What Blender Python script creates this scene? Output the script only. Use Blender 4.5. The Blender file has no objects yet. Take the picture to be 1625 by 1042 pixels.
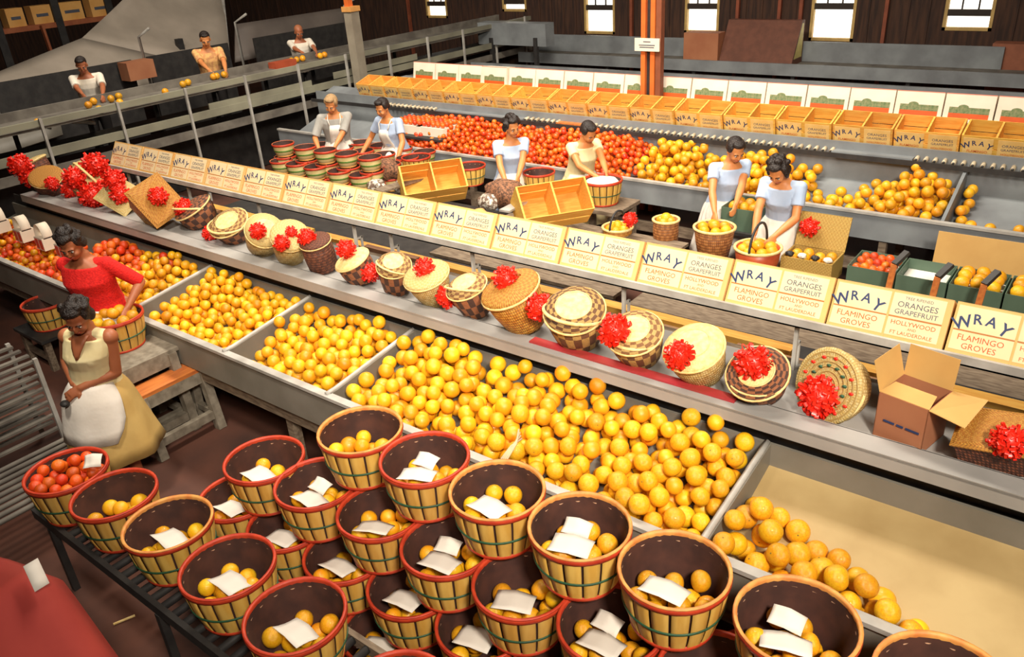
import bpy, math, random
import numpy as np
from mathutils import Vector, Matrix, Quaternion
rnd = random.Random(7)
C = bpy.context.scene.collection
PI = math.pi
# ------------------------------------------------------------------ camera solved from the room's three vanishing points
CX, CY = 812.5, 521.0
_v1 = (-985-CX, 2-CY); _v2 = (1930-CX, -205-CY)
FPX = math.sqrt(-(_v1[0]*_v2[0]+_v1[1]*_v2[1]))
AX = -Vector((_v1[0], _v1[1], FPX)).normalized()
AY = Vector((_v2[0], _v2[1], FPX)).normalized()
AZ = -AX.cross(AY) if AX.cross(AY)[1] > 0 else AX.cross(AY)
CAM = Vector((0, 0, 3.6))
def ray(px, py):
    d = Vector((px-CX, py-CY, FPX)); return Vector((AX.dot(d), AY.dot(d), AZ.dot(d)))
def Zp(px, py, z):
    d = ray(px, py); return CAM + d*((z-CAM.z)/d.z)
def Yp(px, py, y):
    d = ray(px, py); return CAM + d*(y/d.y)
def Xp(px, py, x):
    d = ray(px, py); return CAM + d*(x/d.x)
def depth(P): return AX[2]*P[0]+AY[2]*P[1]+AZ[2]*(P[2]-3.6)
def ppm(P): return FPX/depth(P)
cam_d = bpy.data.cameras.new('camera'); cam = bpy.data.objects.new('camera', cam_d); C.objects.link(cam)
cam_d.sensor_fit = 'HORIZONTAL'; cam_d.sensor_width = 36; cam_d.lens = FPX/1625*36; cam_d.clip_end = 200
M3 = Matrix(((AX[0], -AX[1], -AX[2]), (AY[0], -AY[1], -AY[2]), (AZ[0], -AZ[1], -AZ[2])))
cam.matrix_world = Matrix.Translation(CAM) @ M3.to_4x4()
bpy.context.scene.camera = cam
# ------------------------------------------------------------------ materials
MATS = {}
def mat(name, c1, c2=None, rough=.6, metal=0, scale=8, bump=0, bscale=None, rand=0, island=False, stretch=None, coat=0, detail=4, contrast=(.35, .65), uv=False):
    if name in MATS: return MATS[name]
    m = bpy.data.materials.new(name); m.use_nodes = True; nt = m.node_tree; N = nt.nodes; L = nt.links
    b = N['Principled BSDF']; b.inputs['Roughness'].default_value = rough; b.inputs['Metallic'].default_value = metal
    b.inputs['Coat Weight'].default_value = coat
    tc = N.new('ShaderNodeTexCoord'); mp = N.new('ShaderNodeMapping'); L.new(tc.outputs['UV' if uv else 'Object'], mp.inputs[0])
    if stretch: mp.inputs['Scale'].default_value = stretch
    c2 = c2 or tuple(x*.8 for x in c1)
    nz = N.new('ShaderNodeTexNoise'); nz.inputs['Scale'].default_value = scale; nz.inputs['Detail'].default_value = detail; L.new(mp.outputs[0], nz.inputs[0])
    rp = N.new('ShaderNodeValToRGB'); rp.color_ramp.elements[0].position = contrast[0]; rp.color_ramp.elements[1].position = contrast[1]
    rp.color_ramp.elements[0].color = (*c2, 1); rp.color_ramp.elements[1].color = (*c1, 1); L.new(nz.outputs['Fac'], rp.inputs[0])
    col = rp.outputs[0]
    if rand:
        if island: g = N.new('ShaderNodeNewGeometry'); ro = g.outputs['Random Per Island']
        else: g = N.new('ShaderNodeObjectInfo'); ro = g.outputs['Random']
        mr = N.new('ShaderNodeMapRange'); mr.inputs[3].default_value = 1-rand; mr.inputs[4].default_value = 1+rand*.5; L.new(ro, mr.inputs[0])
        hs = N.new('ShaderNodeHueSaturation'); L.new(mr.outputs[0], hs.inputs['Value']); L.new(col, hs.inputs['Color'])
        mh = N.new('ShaderNodeMath'); mh.operation = 'MULTIPLY_ADD'; mh.inputs[1].default_value = rand*.09; mh.inputs[2].default_value = .5-rand*.045
        fr = N.new('ShaderNodeMath'); fr.operation = 'FRACT'; mu = N.new('ShaderNodeMath'); mu.operation = 'MULTIPLY'; mu.inputs[1].default_value = 7.31
        L.new(ro, mu.inputs[0]); L.new(mu.outputs[0], fr.inputs[0]); L.new(fr.outputs[0], mh.inputs[0]); L.new(mh.outputs[0], hs.inputs['Hue'])
        col = hs.outputs[0]
    L.new(col, b.inputs['Base Color'])
    if bump:
        n2 = N.new('ShaderNodeTexNoise'); n2.inputs['Scale'].default_value = bscale or scale*3; L.new(mp.outputs[0], n2.inputs[0])
        bp = N.new('ShaderNodeBump'); bp.inputs['Strength'].default_value = bump; bp.inputs['Distance'].default_value = .01
        L.new(n2.outputs['Fac'], bp.inputs['Height']); L.new(bp.outputs[0], b.inputs['Normal'])
    MATS[name] = m; return m
def weave(name, c1, c2, nu=1, nv=1, gap=(.1, .05, .02), plaid=False, rough=.6, bump=.5):
    """woven wicker: over-under checker of strands in UV space, bump from the strands"""
    if name in MATS: return MATS[name]
    m = bpy.data.materials.new(name); m.use_nodes = True; nt = m.node_tree; N = nt.nodes; L = nt.links
    b = N['Principled BSDF']; b.inputs['Roughness'].default_value = rough
    tc = N.new('ShaderNodeTexCoord'); mp = N.new('ShaderNodeMapping'); mp.inputs['Scale'].default_value = (nu, nv, 1); L.new(tc.outputs['UV'], mp.inputs[0])
    ck = N.new('ShaderNodeTexChecker'); ck.inputs['Scale'].default_value = 1; L.new(mp.outputs[0], ck.inputs[0])
    ck.inputs[1].default_value = (*c1, 1); ck.inputs[2].default_value = (*c2, 1)
    m4 = N.new('ShaderNodeMapping'); m4.inputs['Scale'].default_value = (4, 4, 1); L.new(mp.outputs[0], m4.inputs[0])
    w1 = N.new('ShaderNodeTexWave'); w1.inputs['Scale'].default_value = .318*2; w1.bands_direction = 'X'; w1.inputs['Distortion'].default_value = .3
    w2 = N.new('ShaderNodeTexWave'); w2.inputs['Scale'].default_value = .318*2; w2.bands_direction = 'Y'; w2.inputs['Distortion'].default_value = .3
    L.new((m4 if plaid else mp).outputs[0], w1.inputs[0]); L.new((m4 if plaid else mp).outputs[0], w2.inputs[0])
    mx = N.new('ShaderNodeMath'); mx.operation = 'MULTIPLY'; L.new(w1.outputs['Fac'], mx.inputs[0]); L.new(w2.outputs['Fac'], mx.inputs[1])
    nz = N.new('ShaderNodeTexNoise'); nz.inputs['Scale'].default_value = 3; L.new(mp.outputs[0], nz.inputs[0])
    mm = N.new('ShaderNodeMix'); mm.data_type = 'RGBA'; L.new(ck.outputs[0], mm.inputs[6]); mm.inputs[7].default_value = (*gap, 1)
    rp = N.new('ShaderNodeMapRange'); rp.inputs[1].default_value = 0; rp.inputs[2].default_value = .22; rp.inputs[3].default_value = .75; rp.inputs[4].default_value = 0
    L.new(mx.outputs[0], rp.inputs[0]); L.new(rp.outputs[0], mm.inputs[0])
    m2 = N.new('ShaderNodeMix'); m2.data_type = 'RGBA'; m2.blend_type = 'MULTIPLY'; m2.inputs[0].default_value = .5; L.new(mm.outputs[2], m2.inputs[6]); L.new(nz.outputs['Fac'], m2.inputs[7])
    L.new(m2.outputs[2], b.inputs['Base Color'])
    bp = N.new('ShaderNodeBump'); bp.inputs['Strength'].default_value = bump; bp.inputs['Distance'].default_value = .01; L.new(mx.outputs[0], bp.inputs['Height']); L.new(bp.outputs[0], b.inputs['Normal'])
    MATS[name] = m; return m
def emis(name, c, s):
    m = bpy.data.materials.new(name); m.use_nodes = True; b = m.node_tree.nodes['Principled BSDF']
    b.inputs['Base Color'].default_value = (*c, 1); b.inputs['Emission Color'].default_value = (*c, 1); b.inputs['Emission Strength'].default_value = s
    MATS[name] = m; return m
# ------------------------------------------------------------------ mesh builder
def rotm(z=0, x=0, y=0): return (Matrix.Rotation(z, 4, 'Z') @ Matrix.Rotation(y, 4, 'Y') @ Matrix.Rotation(x, 4, 'X'))
def align(d):
    return Vector(d).normalized().to_track_quat('Z', 'Y').to_matrix().to_4x4()
def T(*v): return Matrix.Translation(Vector(v[0] if len(v) == 1 else v))
class MB:
    def __init__(s): s.v = []; s.f = []; s.m = []; s.u = []; s.s = []
    def add(s, vs, fs, mi=0, M=None, uv=None, smooth=False):
        o = len(s.v)
        s.v += [tuple(M @ Vector(p)) if M else tuple(p) for p in vs]
        for i, f in enumerate(fs):
            s.f.append([o+k for k in f]); s.m.append(mi); s.s.append(smooth)
            s.u.append(uv[i] if uv else [(0, 0)]*len(f))
        return s
    def box(s, c, d, mi=0, M=None, taper=1):
        x, y, z = [a/2 for a in d]; c = Vector(c); t = taper
        vs = [c+Vector(p) for p in ((-x*t, -y*t, -z), (x*t, -y*t, -z), (x*t, y*t, -z), (-x*t, y*t, -z), (-x, -y, z), (x, -y, z), (x, y, z), (-x, y, z))]
        fs = [(3, 2, 1, 0), (4, 5, 6, 7), (0, 1, 5, 4), (1, 2, 6, 5), (2, 3, 7, 6), (3, 0, 4, 7)]
        uv = [[(0, 0), (1, 0), (1, 1), (0, 1)]]*6
        return s.add(vs, fs, mi, M, uv)
    def bb(s, lo, hi, mi=0, M=None):
        return s.box([(a+b)/2 for a, b in zip(lo, hi)], [abs(b-a) for a, b in zip(lo, hi)], mi, M)
    def beam(s, a, b, w, h=None, mi=0, roll=0):
        a = Vector(a); b = Vector(b); h = h or w; L = (b-a).length
        d = (b-a).normalized(); up = Vector((0, 0, 1)) if abs(d.z) < .95 else Vector((0, 1, 0))
        x = up.cross(d).normalized(); y = d.cross(x)
        M = Matrix((x, y, d)).transposed().to_4x4(); M.translation = (a+b)/2
        return s.box((0, 0, 0), (w, h, L), mi, M)
    def tube(s, pts, r, n=8, mi=0, closed=False, flat=1, ref=None, M=None):
        pts = [Vector(p) for p in pts]; k = len(pts); R = r if isinstance(r, (list, tuple)) else [r]*k
        vs = []; fs = []; pr = None
        for i, p in enumerate(pts):
            t = (pts[(i+1) % k]-pts[i-1]) if closed else (pts[min(i+1, k-1)]-pts[max(i-1, 0)])
            t = t.normalized() if t.length > 1e-9 else Vector((0, 0, 1))
            if pr is None:
                a = Vector(ref) if ref else (Vector((0, 0, 1)) if abs(t.z) < .9 else Vector((1, 0, 0)))
            else: a = pr
            x = (a - t*a.dot(t)).normalized(); pr = x; y = t.cross(x)
            for j in range(n):
                q = 2*PI*j/n; vs.append(p+(x*math.cos(q)+y*math.sin(q)*flat)*R[i])
        for i in range(k if closed else k-1):
            for j in range(n):
                a = i*n+j; b = i*n+(j+1) % n; c = ((i+1) % k)*n+(j+1) % n; d = ((i+1) % k)*n+j
                fs.append((a, b, c, d))
        if not closed: fs += [tuple(range(n))[::-1], tuple((k-1)*n+j for j in range(n))]
        uv = [[(j/n, 0)]*len(f) for j, f in enumerate(fs)]
        return s.add(vs, fs, mi, M, None, True)
    def lathe(s, prof, n=24, mi=0, M=None, sx=1, sy=1, nu=1, a0=0, a1=2*PI, wob=None, cap=False):
        full = abs(a1-a0-2*PI) < 1e-6; k = len(prof); cols = n if full else n+1
        vs = []; fs = []; uv = []; acc = [0]
        for i in range(1, k): acc.append(acc[-1]+math.dist(prof[i], prof[i-1]))
        tot = max(acc[-1], 1e-6)
        for i, (r, z) in enumerate(prof):
            for j in range(cols):
                a = a0+(a1-a0)*j/n; rr = r*(1+(wob(a, i/(k-1)) if wob else 0)); vs.append((rr*math.cos(a)*sx, rr*math.sin(a)*sy, z))
        for i in range(k-1):
            for j in range(n):
                j2 = (j+1) % cols
                fs.append((i*cols+j, i*cols+j2, (i+1)*cols+j2, (i+1)*cols+j))
                u0, u1, v0, v1 = j/n*nu, (j+1)/n*nu, acc[i]/tot, acc[i+1]/tot
                uv.append([(u0, v0), (u1, v0), (u1, v1), (u0, v1)])
        return s.add(vs, fs, mi, M, uv, True)
    def ell(s, c, r, mi=0, n=14, M=None, k=9):
        r = r if isinstance(r, (tuple, list)) else (r,)*3
        prof = [(math.sin(PI*i/k)+1e-5, -math.cos(PI*i/k)) for i in range(k+1)]
        Q = T(c) @ (M or Matrix()) @ Matrix.Diagonal((r[0], r[1], r[2], 1))
        return s.lathe(prof, n, mi, Q)
    def cone(s, a, b, ra, rb, mi=0, n=12, flat=1, ref=None):
        a = Vector(a); b = Vector(b); P = []; R = []
        d = (b-a)
        P.append(a-d.normalized()*ra*.95); R.append(ra*.25); P.append(a-d.normalized()*ra*.6); R.append(ra*.8)
        for t in (0, .25, .5, .75, 1): P.append(a+d*t); R.append(ra+(rb-ra)*t)
        P.append(b+d.normalized()*rb*.6); R.append(rb*.8); P.append(b+d.normalized()*rb*.95); R.append(rb*.25)
        return s.tube(P, R, n, mi, flat=flat, ref=ref)
    def quad(s, p, mi=0, M=None): return s.add(p, [tuple(range(len(p)))], mi, M, [[(0, 0), (1, 0), (1, 1), (0, 1)][:len(p)]] if len(p) == 4 else None)
    def sheet(s, P, th=.002, mi=0, smooth=True):
        """grid P[i][j] of points -> thin solid sheet"""
        a = len(P); b = len(P[0]); g = [[Vector(q) for q in r] for r in P]
        nn = []
        for i in range(a):
            for j in range(b):
                u = g[min(i+1, a-1)][j]-g[max(i-1, 0)][j]; w = g[i][min(j+1, b-1)]-g[i][max(j-1, 0)]
                c = u.cross(w); nn.append(c.normalized() if c.length > 1e-12 else Vector((0, 0, 1)))
        vs = [g[i][j] for i in range(a) for j in range(b)]; o = len(vs)
        vs = vs+[vs[k]-nn[k]*th for k in range(o)]; fs = []; uv = []
        for i in range(a-1):
            for j in range(b-1):
                q = (i*b+j, (i+1)*b+j, (i+1)*b+j+1, i*b+j+1); fs.append(q); fs.append(tuple(o+t for t in q[::-1]))
                w = [(i/(a-1), j/(b-1)), ((i+1)/(a-1), j/(b-1)), ((i+1)/(a-1), (j+1)/(b-1)), (i/(a-1), (j+1)/(b-1))]; uv.append(w); uv.append(w[::-1])
        ring = [j for j in range(b)]+[i*b+b-1 for i in range(1, a)]+[(a-1)*b+j for j in range(b-2, -1, -1)]+[i*b for i in range(a-2, 0, -1)]
        for t in range(len(ring)):
            p, q = ring[t], ring[(t+1) % len(ring)]; fs.append((p, q, o+q, o+p)); uv.append([(0, 0)]*4)
        return s.add(vs, fs, mi, None, uv, smooth)
    def mesh(s, name, mats):
        me = bpy.data.meshes.new(name); me.from_pydata(s.v, [], s.f)
        for m in (mats if isinstance(mats, (list, tuple)) else [mats]): me.materials.append(m)
        me.polygons.foreach_set('material_index', s.m); me.polygons.foreach_set('use_smooth', s.s)
        ul = me.uv_layers.new(name='UVMap'); flat = [c for f in s.u for p in f for c in p]; ul.data.foreach_set('uv', flat)
        me.update(); return me
    def build(s, name, mats, parent=None, loc=None, off=None):
        me = s.mesh(name, mats)
        if off is not None: me.transform(Matrix.Translation(-Vector(off)))
        elif parent is not None and parent.parent is None: me.transform(Matrix.Translation(-parent.location))
        elif parent is not None: me.transform(Matrix.Translation(-parent.parent.location))
        o = bpy.data.objects.new(name, me); C.objects.link(o)
        if parent: o.parent = parent
        if loc: o.location = loc
        return o
def tag(o, label=None, cat=None, group=None, kind=None):
    if label: o['label'] = label
    if cat: o['category'] = cat
    if group: o['group'] = group
    if kind: o['kind'] = kind
    return o
def thing(name, label, cat, loc=(0, 0, 0), group=None):
    o = bpy.data.objects.new(name, None); o.empty_display_size = .1; C.objects.link(o); o.location = loc
    return tag(o, label, cat, group)
def struct(o): o['kind'] = 'structure'; return o
def put(mb, name, mats, label=None, cat=None, group=None, kind=None, loc=None):
    """a thing that is one mesh, with its origin at its own base"""
    if loc is None:
        a = np.array(mb.v); loc = ((a[:, 0].min()+a[:, 0].max())/2, (a[:, 1].min()+a[:, 1].max())/2, a[:, 2].min())
    o = mb.build(name, mats, off=loc); o.location = loc
    return tag(o, label, cat, group, kind)
def copy_tree(o, parent=None):
    c = o.copy(); C.objects.link(c)
    if parent is not None: c.parent = parent
    for ch in list(o.children): copy_tree(ch, c)
    return c
ORD = ['first', 'second', 'third', 'fourth', 'fifth', 'sixth', 'seventh', 'eighth', 'ninth', 'tenth', 'eleventh', 'twelfth', 'thirteenth', 'fourteenth', 'fifteenth', 'sixteenth', 'seventeenth', 'eighteenth', 'nineteenth', 'twentieth']
_tx = {}
def textgeo(t, size, bold=0.0):
    k = (t, bold)
    if k not in _tx:
        cu = bpy.data.curves.new('t', 'FONT'); cu.body = t; cu.align_x = 'CENTER'; cu.size = 1; cu.offset = bold; cu.resolution_u = 2
        ob = bpy.data.objects.new('t', cu); C.objects.link(ob); dg = bpy.context.evaluated_depsgraph_get(); dg.update()
        me = ob.evaluated_get(dg).to_mesh(); _tx[k] = ([tuple(v.co) for v in me.vertices], [tuple(p.vertices) for p in me.polygons])
        bpy.data.objects.remove(ob); bpy.data.curves.remove(cu)
    v, f = _tx[k]; return [(a*size, b*size, c*size) for a, b, c in v], f
# ------------------------------------------------------------------ palette
GREY = mat('painted_sheet_metal', (.235, .215, .18), (.17, .155, .125), rough=.5, scale=2.5, bump=.05)
GREYL = mat('worn_galvanised_edge', (.50, .48, .44), (.33, .31, .28), rough=.42, scale=5)
GREYB = mat('blue_grey_steel', (.25, .27, .28), (.17, .18, .19), rough=.5, scale=2.5)
GREYD = mat('dull_grey_timber', (.20, .18, .15), (.11, .095, .08), rough=.75, scale=4)
DARK = mat('dark_steel', (.035, .032, .03), (.02, .018, .018), rough=.6)
CHUTE = mat('grey_canvas_sheet', (.46, .39, .32), (.34, .29, .235), rough=.7, scale=1.2)
WOODP = mat('pale_crate_wood', (.86, .50, .10), (.76, .35, .05), rough=.7, scale=6, stretch=(1, 8, 8), rand=.18)
WOODB = mat('weathered_timber', (.25, .19, .13), (.13, .09, .06), rough=.8, scale=5, stretch=(2, 9, 9))
PLANK = mat('orange_plank', (.62, .20, .04), (.45, .12, .03), rough=.55, scale=4, stretch=(8, 1, 8))
FLOOR = mat('worn_red_floor', (.13, .045, .026), (.05, .021, .015), rough=.75, scale=1.2, bump=.2, detail=8)
WALLM = mat('dark_board_wall', (.07, .03, .016), (.028, .013, .009), rough=.85, scale=3, stretch=(6, 6, .6))
STAVE = mat('basket_veneer_outside', (.86, .53, .125), (.74, .39, .065), rough=.6, scale=7, stretch=(3, 3, .5), rand=.12)
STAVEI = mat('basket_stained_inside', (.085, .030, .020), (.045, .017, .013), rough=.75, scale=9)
RIMR = mat('red_hoop', (.62, .06, .018), (.45, .035, .014), rough=.5, scale=14)
RIMY = mat('raw_wood_rim', (.80, .40, .10), (.68, .22, .05), rough=.55, scale=14)
GREENW = mat('green_hoop', (.025, .10, .045), (.015, .06, .03), rough=.5)
STAPLE = mat('pale_staple', (.75, .45, .28), rough=.5)
PAPER = mat('white_paper', (.84, .79, .71), (.76, .70, .62), rough=.8, scale=3)
RED = mat('red_ribbon', (.88, .028, .01), (.74, .014, .006), rough=.35, scale=30)
CARTON = mat('cream_cardboard', (.82, .53, .20), (.72, .42, .13), rough=.75, scale=3, rand=.1)
CARTONO = mat('ochre_cardboard', (.78, .44, .13), (.68, .34, .08), rough=.75, scale=3, rand=.1)
KRAFT = mat('kraft_cardboard', (.66, .40, .13), (.58, .33, .10), rough=.75, scale=3)
KRAFTD = mat('kraft_cardboard_brown', (.42, .17, .08), (.36, .13, .06), rough=.75, scale=3)
WHITEC = mat('white_cardboard', (.84, .74, .60), (.76, .64, .50), rough=.7, scale=3)
INKB = mat('blue_print', (.02, .04, .13), rough=.6)
INKG = mat('grey_blue_print', (.10, .11, .15), (.08, .09, .12), rough=.6)
INKO = mat('orange_print', (.70, .10, .01), rough=.6)
INKR = mat('brown_rule_print', (.50, .17, .03), rough=.6)
PANELC = mat('label_ground', (.88, .71, .44), (.82, .62, .34), rough=.75, scale=3)
GREENI = mat('green_print', (.10, .16, .06), (.25, .25, .12), rough=.7, scale=40)
GF = mat('grapefruit_skin', (.94, .52, .016), (.84, .34, .008), rough=.33, scale=9, bump=.25, bscale=260, rand=.25, coat=.15)
GFI = mat('grapefruit_skin_pile', (.94, .52, .016), (.84, .34, .008), rough=.33, scale=9, bump=.25, bscale=260, rand=.25, island=True, coat=.15)
STEMM = mat('fruit_stem_button', (.16, .15, .03), rough=.8)
TG = mat('tangerine_skin', (.86, .15, .012), (.74, .075, .008), rough=.35, scale=12, bump=.2, bscale=300, rand=.3, coat=.15)
TGI = mat('tangerine_skin_pile', (.86, .15, .012), (.74, .075, .008), rough=.35, scale=12, rand=.3, island=True, coat=.15)
ORM = mat('orange_skin', (.88, .45, .015), (.76, .31, .01), rough=.33, scale=9, bump=.2, bscale=260, rand=.28, coat=.15)
ORI = mat('orange_skin_pile', (.88, .45, .015), (.76, .31, .01), rough=.33, scale=9, rand=.28, island=True, coat=.15)
# ------------------------------------------------------------------ room shell
X0, X1, Y0, Y1, ZC = -26, 6, -6, 15.8, 7.5
fl = MB().bb((X0, Y0, -.1), (X1, Y1+.3, 0)).build('floor', FLOOR); struct(fl)
ce = MB().bb((X0, Y0, ZC), (X1, Y1+.3, ZC+.1)).build('ceiling', WALLM); struct(ce)
struct(MB().bb((X0-.2, Y0, 0), (X0, Y1+.3, ZC)).build('wall_left', WALLM))
struct(MB().bb((X1, Y0, 0), (X1+.2, Y1+.3, ZC)).build('wall_right', WALLM))
struct(MB().bb((X0, Y0-.2, 0), (X1, Y0, ZC)).build('wall_near', WALLM))
# far wall with window openings
WB = 15.6
wins = []
for (xa, xb, yb, ymid) in ((1283, 1353, 64, 10), (928, 976, 53, 12), (1086, 1140, 52, 10), (1494, 1573, 48, 20), (678, 711, 28, 6), (798, 836, 18, 3)):
    a = Yp(xa, yb, WB); b = Yp(xb, yb, WB); zt = a.z+2.1; wins.append((a.x, b.x, a.z, zt, Yp(xa, ymid, WB).z))
wins.sort()
def wall_mesh():
    m = MB(); x = X0
    for a, b, z0, z1, _ in wins:
        m.bb((x, WB, 0), (a, WB+.2, ZC)); m.bb((a, WB, 0), (b, WB+.2, z0)); m.bb((a, WB, z1), (b, WB+.2, ZC)); x = b
    m.bb((x, WB, 0), (X1, WB+.2, ZC))
    for i in range(100): # board battens
        xx = X0+i*.32
        if all(xx < a-.05 or xx > b+.05 for a, b, *_ in wins): m.bb((xx, WB-.02, 0), (xx+.03, WB, ZC))
    return m
struct(wall_mesh().build('wall_back', WALLM))
DAY = emis('daylight_pane', (1, .96, .86), 1.6)
MUNT = mat('window_frame_paint', (.55, .36, .12), rough=.6)
DARKW = mat('dark_sash', (.03, .018, .012), rough=.7)
for k, (a, b, z0, z1, zm) in enumerate(wins):
    w = MB(); w.bb((a, WB+.08, z0), (b, WB+.1, z1)); o = w.build('window_%d' % (k+1), DAY); struct(o)
    f = MB()
    for (p, q) in (((a, z0), (a+.05, z1)), ((b-.05, z0), (b, z1)), ((a, z0), (b, z0+.05)), ((a, z1-.05), (b, z1))): f.bb((p[0], WB-.01, p[1]), (q[0], WB+.08, q[1]))
    fr = f.build('window_frame', MUNT, o)
    g = MB().bb((a, WB-.005, zm-.05), (b, WB+.07, zm+.05)); 
    for t in (1/3, 2/3): g.bb((a+(b-a)*t-.012, WB+.04, zm), (a+(b-a)*t+.012, WB+.07, z1))
    for zz in (.35, .7, 1.05): g.bb((a, WB+.04, zm+zz), (b, WB+.07, zm+zz+.025))
    g.build('sash_bar', DARKW, o)
# wall studs of reddish timber between the windows
STUD = mat('reddish_stud', (.28, .07, .03), (.18, .045, .02), rough=.7, scale=4)
for k, px in enumerate((1002, 1170, 1236, 1405, 1270, 650)):
    p = Yp(px, 30, WB-.06); o = MB().bb((p.x-.03, WB-.09, 0), (p.x+.03, WB-.02, ZC)).build('trim_%d' % (k+1), STUD); struct(o)
# ------------------------------------------------------------------ front fruit trough (bins)
BY0, BY1, BZF, BZB = 2.82, 3.66, .60, .82
def floorz(y): return BZF+(y-BY0)/(BY1-BY0)*(BZB-BZF)
DIV = (-6.46, -5.085, -3.92, -1.235)
BXL, BXR = -10.6, 1.2
tr = thing('fruit_trough', 'long grey metal trough of five open bins full of grapefruit', 'bin', (-4, 3.2, 0))
m = MB(); m.bb((BXL, BY0-.03, BZF-.03), (BXR, BY0, .85)); m.bb((BXL, BY0-.045, .835), (BXR, BY0+.012, .86), 1); m.build('front_panel', [GREY, GREYL], tr)
MB().bb((BXL, BY1, BZB-.02), (BXR, BY1+.02, .96)).build('back_panel', [GREY], tr)
MB().bb((BXL, BY1+.045, .70), (BXR, BY1+.06, 1.055)).build('gap_shade_board', [DARK], tr)  # added dark sheet that paints the black shade in the gap under the rail
PLY = mat('plywood_bin_floor', (.50, .36, .16), (.38, .255, .10), rough=.6, scale=2.2, bump=.08, detail=8)
def sloped(x0, x1, mt, nm='bin_floor'):
    m = MB(); m.add([(x0, BY0, BZF-.02), (x1, BY0, BZF-.02), (x1, BY1, BZB-.02), (x0, BY1, BZB-.02), (x0, BY0, BZF), (x1, BY0, BZF), (x1, BY1, BZB), (x0, BY1, BZB)],
          [(3, 2, 1, 0), (4, 5, 6, 7), (0, 1, 5, 4), (1, 2, 6, 5), (2, 3, 7, 6), (3, 0, 4, 7)]); m.build(nm, mt, tr)
sloped(BXL, DIV[3]+.0, GREY); sloped(DIV[3], BXR, PLY, 'plywood_floor')
for x in DIV:
    t = .022; m = MB(); pr = [(BY0, BZF), (BY1, BZB), (BY1, .965), (3.55, .95), (BY0+.06, .86), (BY0, .86)]
    n = len(pr); m.add([(x-t, y, z) for y, z in pr]+[(x+t, y, z) for y, z in pr], [tuple(range(n))[::-1], tuple(range(n, 2*n))]+[(i, (i+1) % n, n+(i+1) % n, n+i) for i in range(n)])
    m.tube([(x, BY0-.02, .862), (x, BY0+.06, .864), (x, 3.55, .953), (x, BY1, .968)], .018, 6, 1)
    m.build('divider', [GREY, GREYL], tr)
for x in (-10.2, -8.8, -7.3, -5.9, -4.5, -3.0, -1.6, -.2, 1.0):
    MB().beam((x, BY0+.06, 0), (x, BY0+.06, BZF-.03), .07, mi=0).build('leg', WOODB, tr); MB().beam((x, BY1-.05, 0), (x, BY1-.05, BZB-.07), .07).build('leg', WOODB, tr)
MB().beam((BXL, BY0+.02, .50), (BXR, BY0+.02, .50), .04, .09).build('stretcher', WOODB, tr)
# ------------------------------------------------------------------ basket shelf and carton shelf above it (one steel stand each)
SX0, SX1 = -10.1, 1.4
sh = thing('display_shelf', 'long grey metal shelf carrying the row of gift baskets', 'shelf', (-4, 4.2, 0))
SHM = mat('shelf_deck_paint', (.40, .385, .365), (.30, .29, .275), rough=.4, scale=2, bump=.04)
m = MB(); m.bb((SX0, 3.60, 1.065), (SX1, 3.62, 1.145)); m.bb((SX0, 3.60, 1.13), (SX1, 3.74, 1.15)); m.bb((SX0, 3.735, 1.10), (SX1, 3.745, 1.15))
m.build('front_rail', [SHM], sh)
MB().bb((SX0, 3.745, 1.09), (SX1, 4.32, 1.115)).build('deck', SHM, sh)
MB().bb((SX0, 4.32, 1.03), (SX1, 4.34, 1.13)).build('back_board', WOODB, sh)
for x in (-9.8, -8.2, -6.6, -5.0, -3.4, -1.8, -.2, 1.2):
    MB().beam((x, 4.28, 0), (x, 4.28, 1.09), .06).build('leg', WOODB, sh)
    MB().beam((x, 3.95, 0), (x, 3.95, 1.09), .06).build('leg', WOODB, sh)
ch = thing('carton_shelf', 'narrow pale steel shelf on thin posts carrying the cream cartons', 'shelf', (-4, 4.3, 1.1))
CS0, CS1 = Yp(160, 260, 4.2).x-.03, 1.2
tl = math.radians(30); ct, st = math.cos(tl), math.sin(tl)
def csl(y, d=0): return 1.475-(y-4.2)*math.tan(tl)+d
m = MB(); m.bb((CS0, 4.165, 1.43), (CS1, 4.185, 1.485), 1); m.bb((CS0, 4.165, 1.43), (CS1, 4.21, 1.44), 1); m.build('front_lip', [GREY, GREYL], ch)
m = MB(); y2 = 4.2+.32*ct
m.add([(CS0, 4.19, csl(4.19)-.02), (CS1, 4.19, csl(4.19)-.02), (CS1, y2, csl(y2)-.02), (CS0, y2, csl(y2)-.02), (CS0, 4.19, csl(4.19)-.004), (CS1, 4.19, csl(4.19)-.004), (CS1, y2, csl(y2)-.004), (CS0, y2, csl(y2)-.004)],
      [(3, 2, 1, 0), (4, 5, 6, 7), (0, 1, 5, 4), (1, 2, 6, 5), (2, 3, 7, 6), (3, 0, 4, 7)]); m.build('sloping_deck', GREY, ch)
for px, py in ((205, 282), (299, 300), (411, 330), (563, 370), (621, 383), (750, 408), (990, 463), (1265, 520)):
    x = Yp(px, py, 4.24).x; m = MB(); m.beam((x, 4.24, 1.115), (x, 4.24, 1.44), .022, .022); m.beam((x, 4.24, 1.27), (x, 4.31, 1.27), .016); m.beam((x, 4.305, 1.115), (x, 4.305, 1.28), .016); m.build('post', GREYL, ch)
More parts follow.
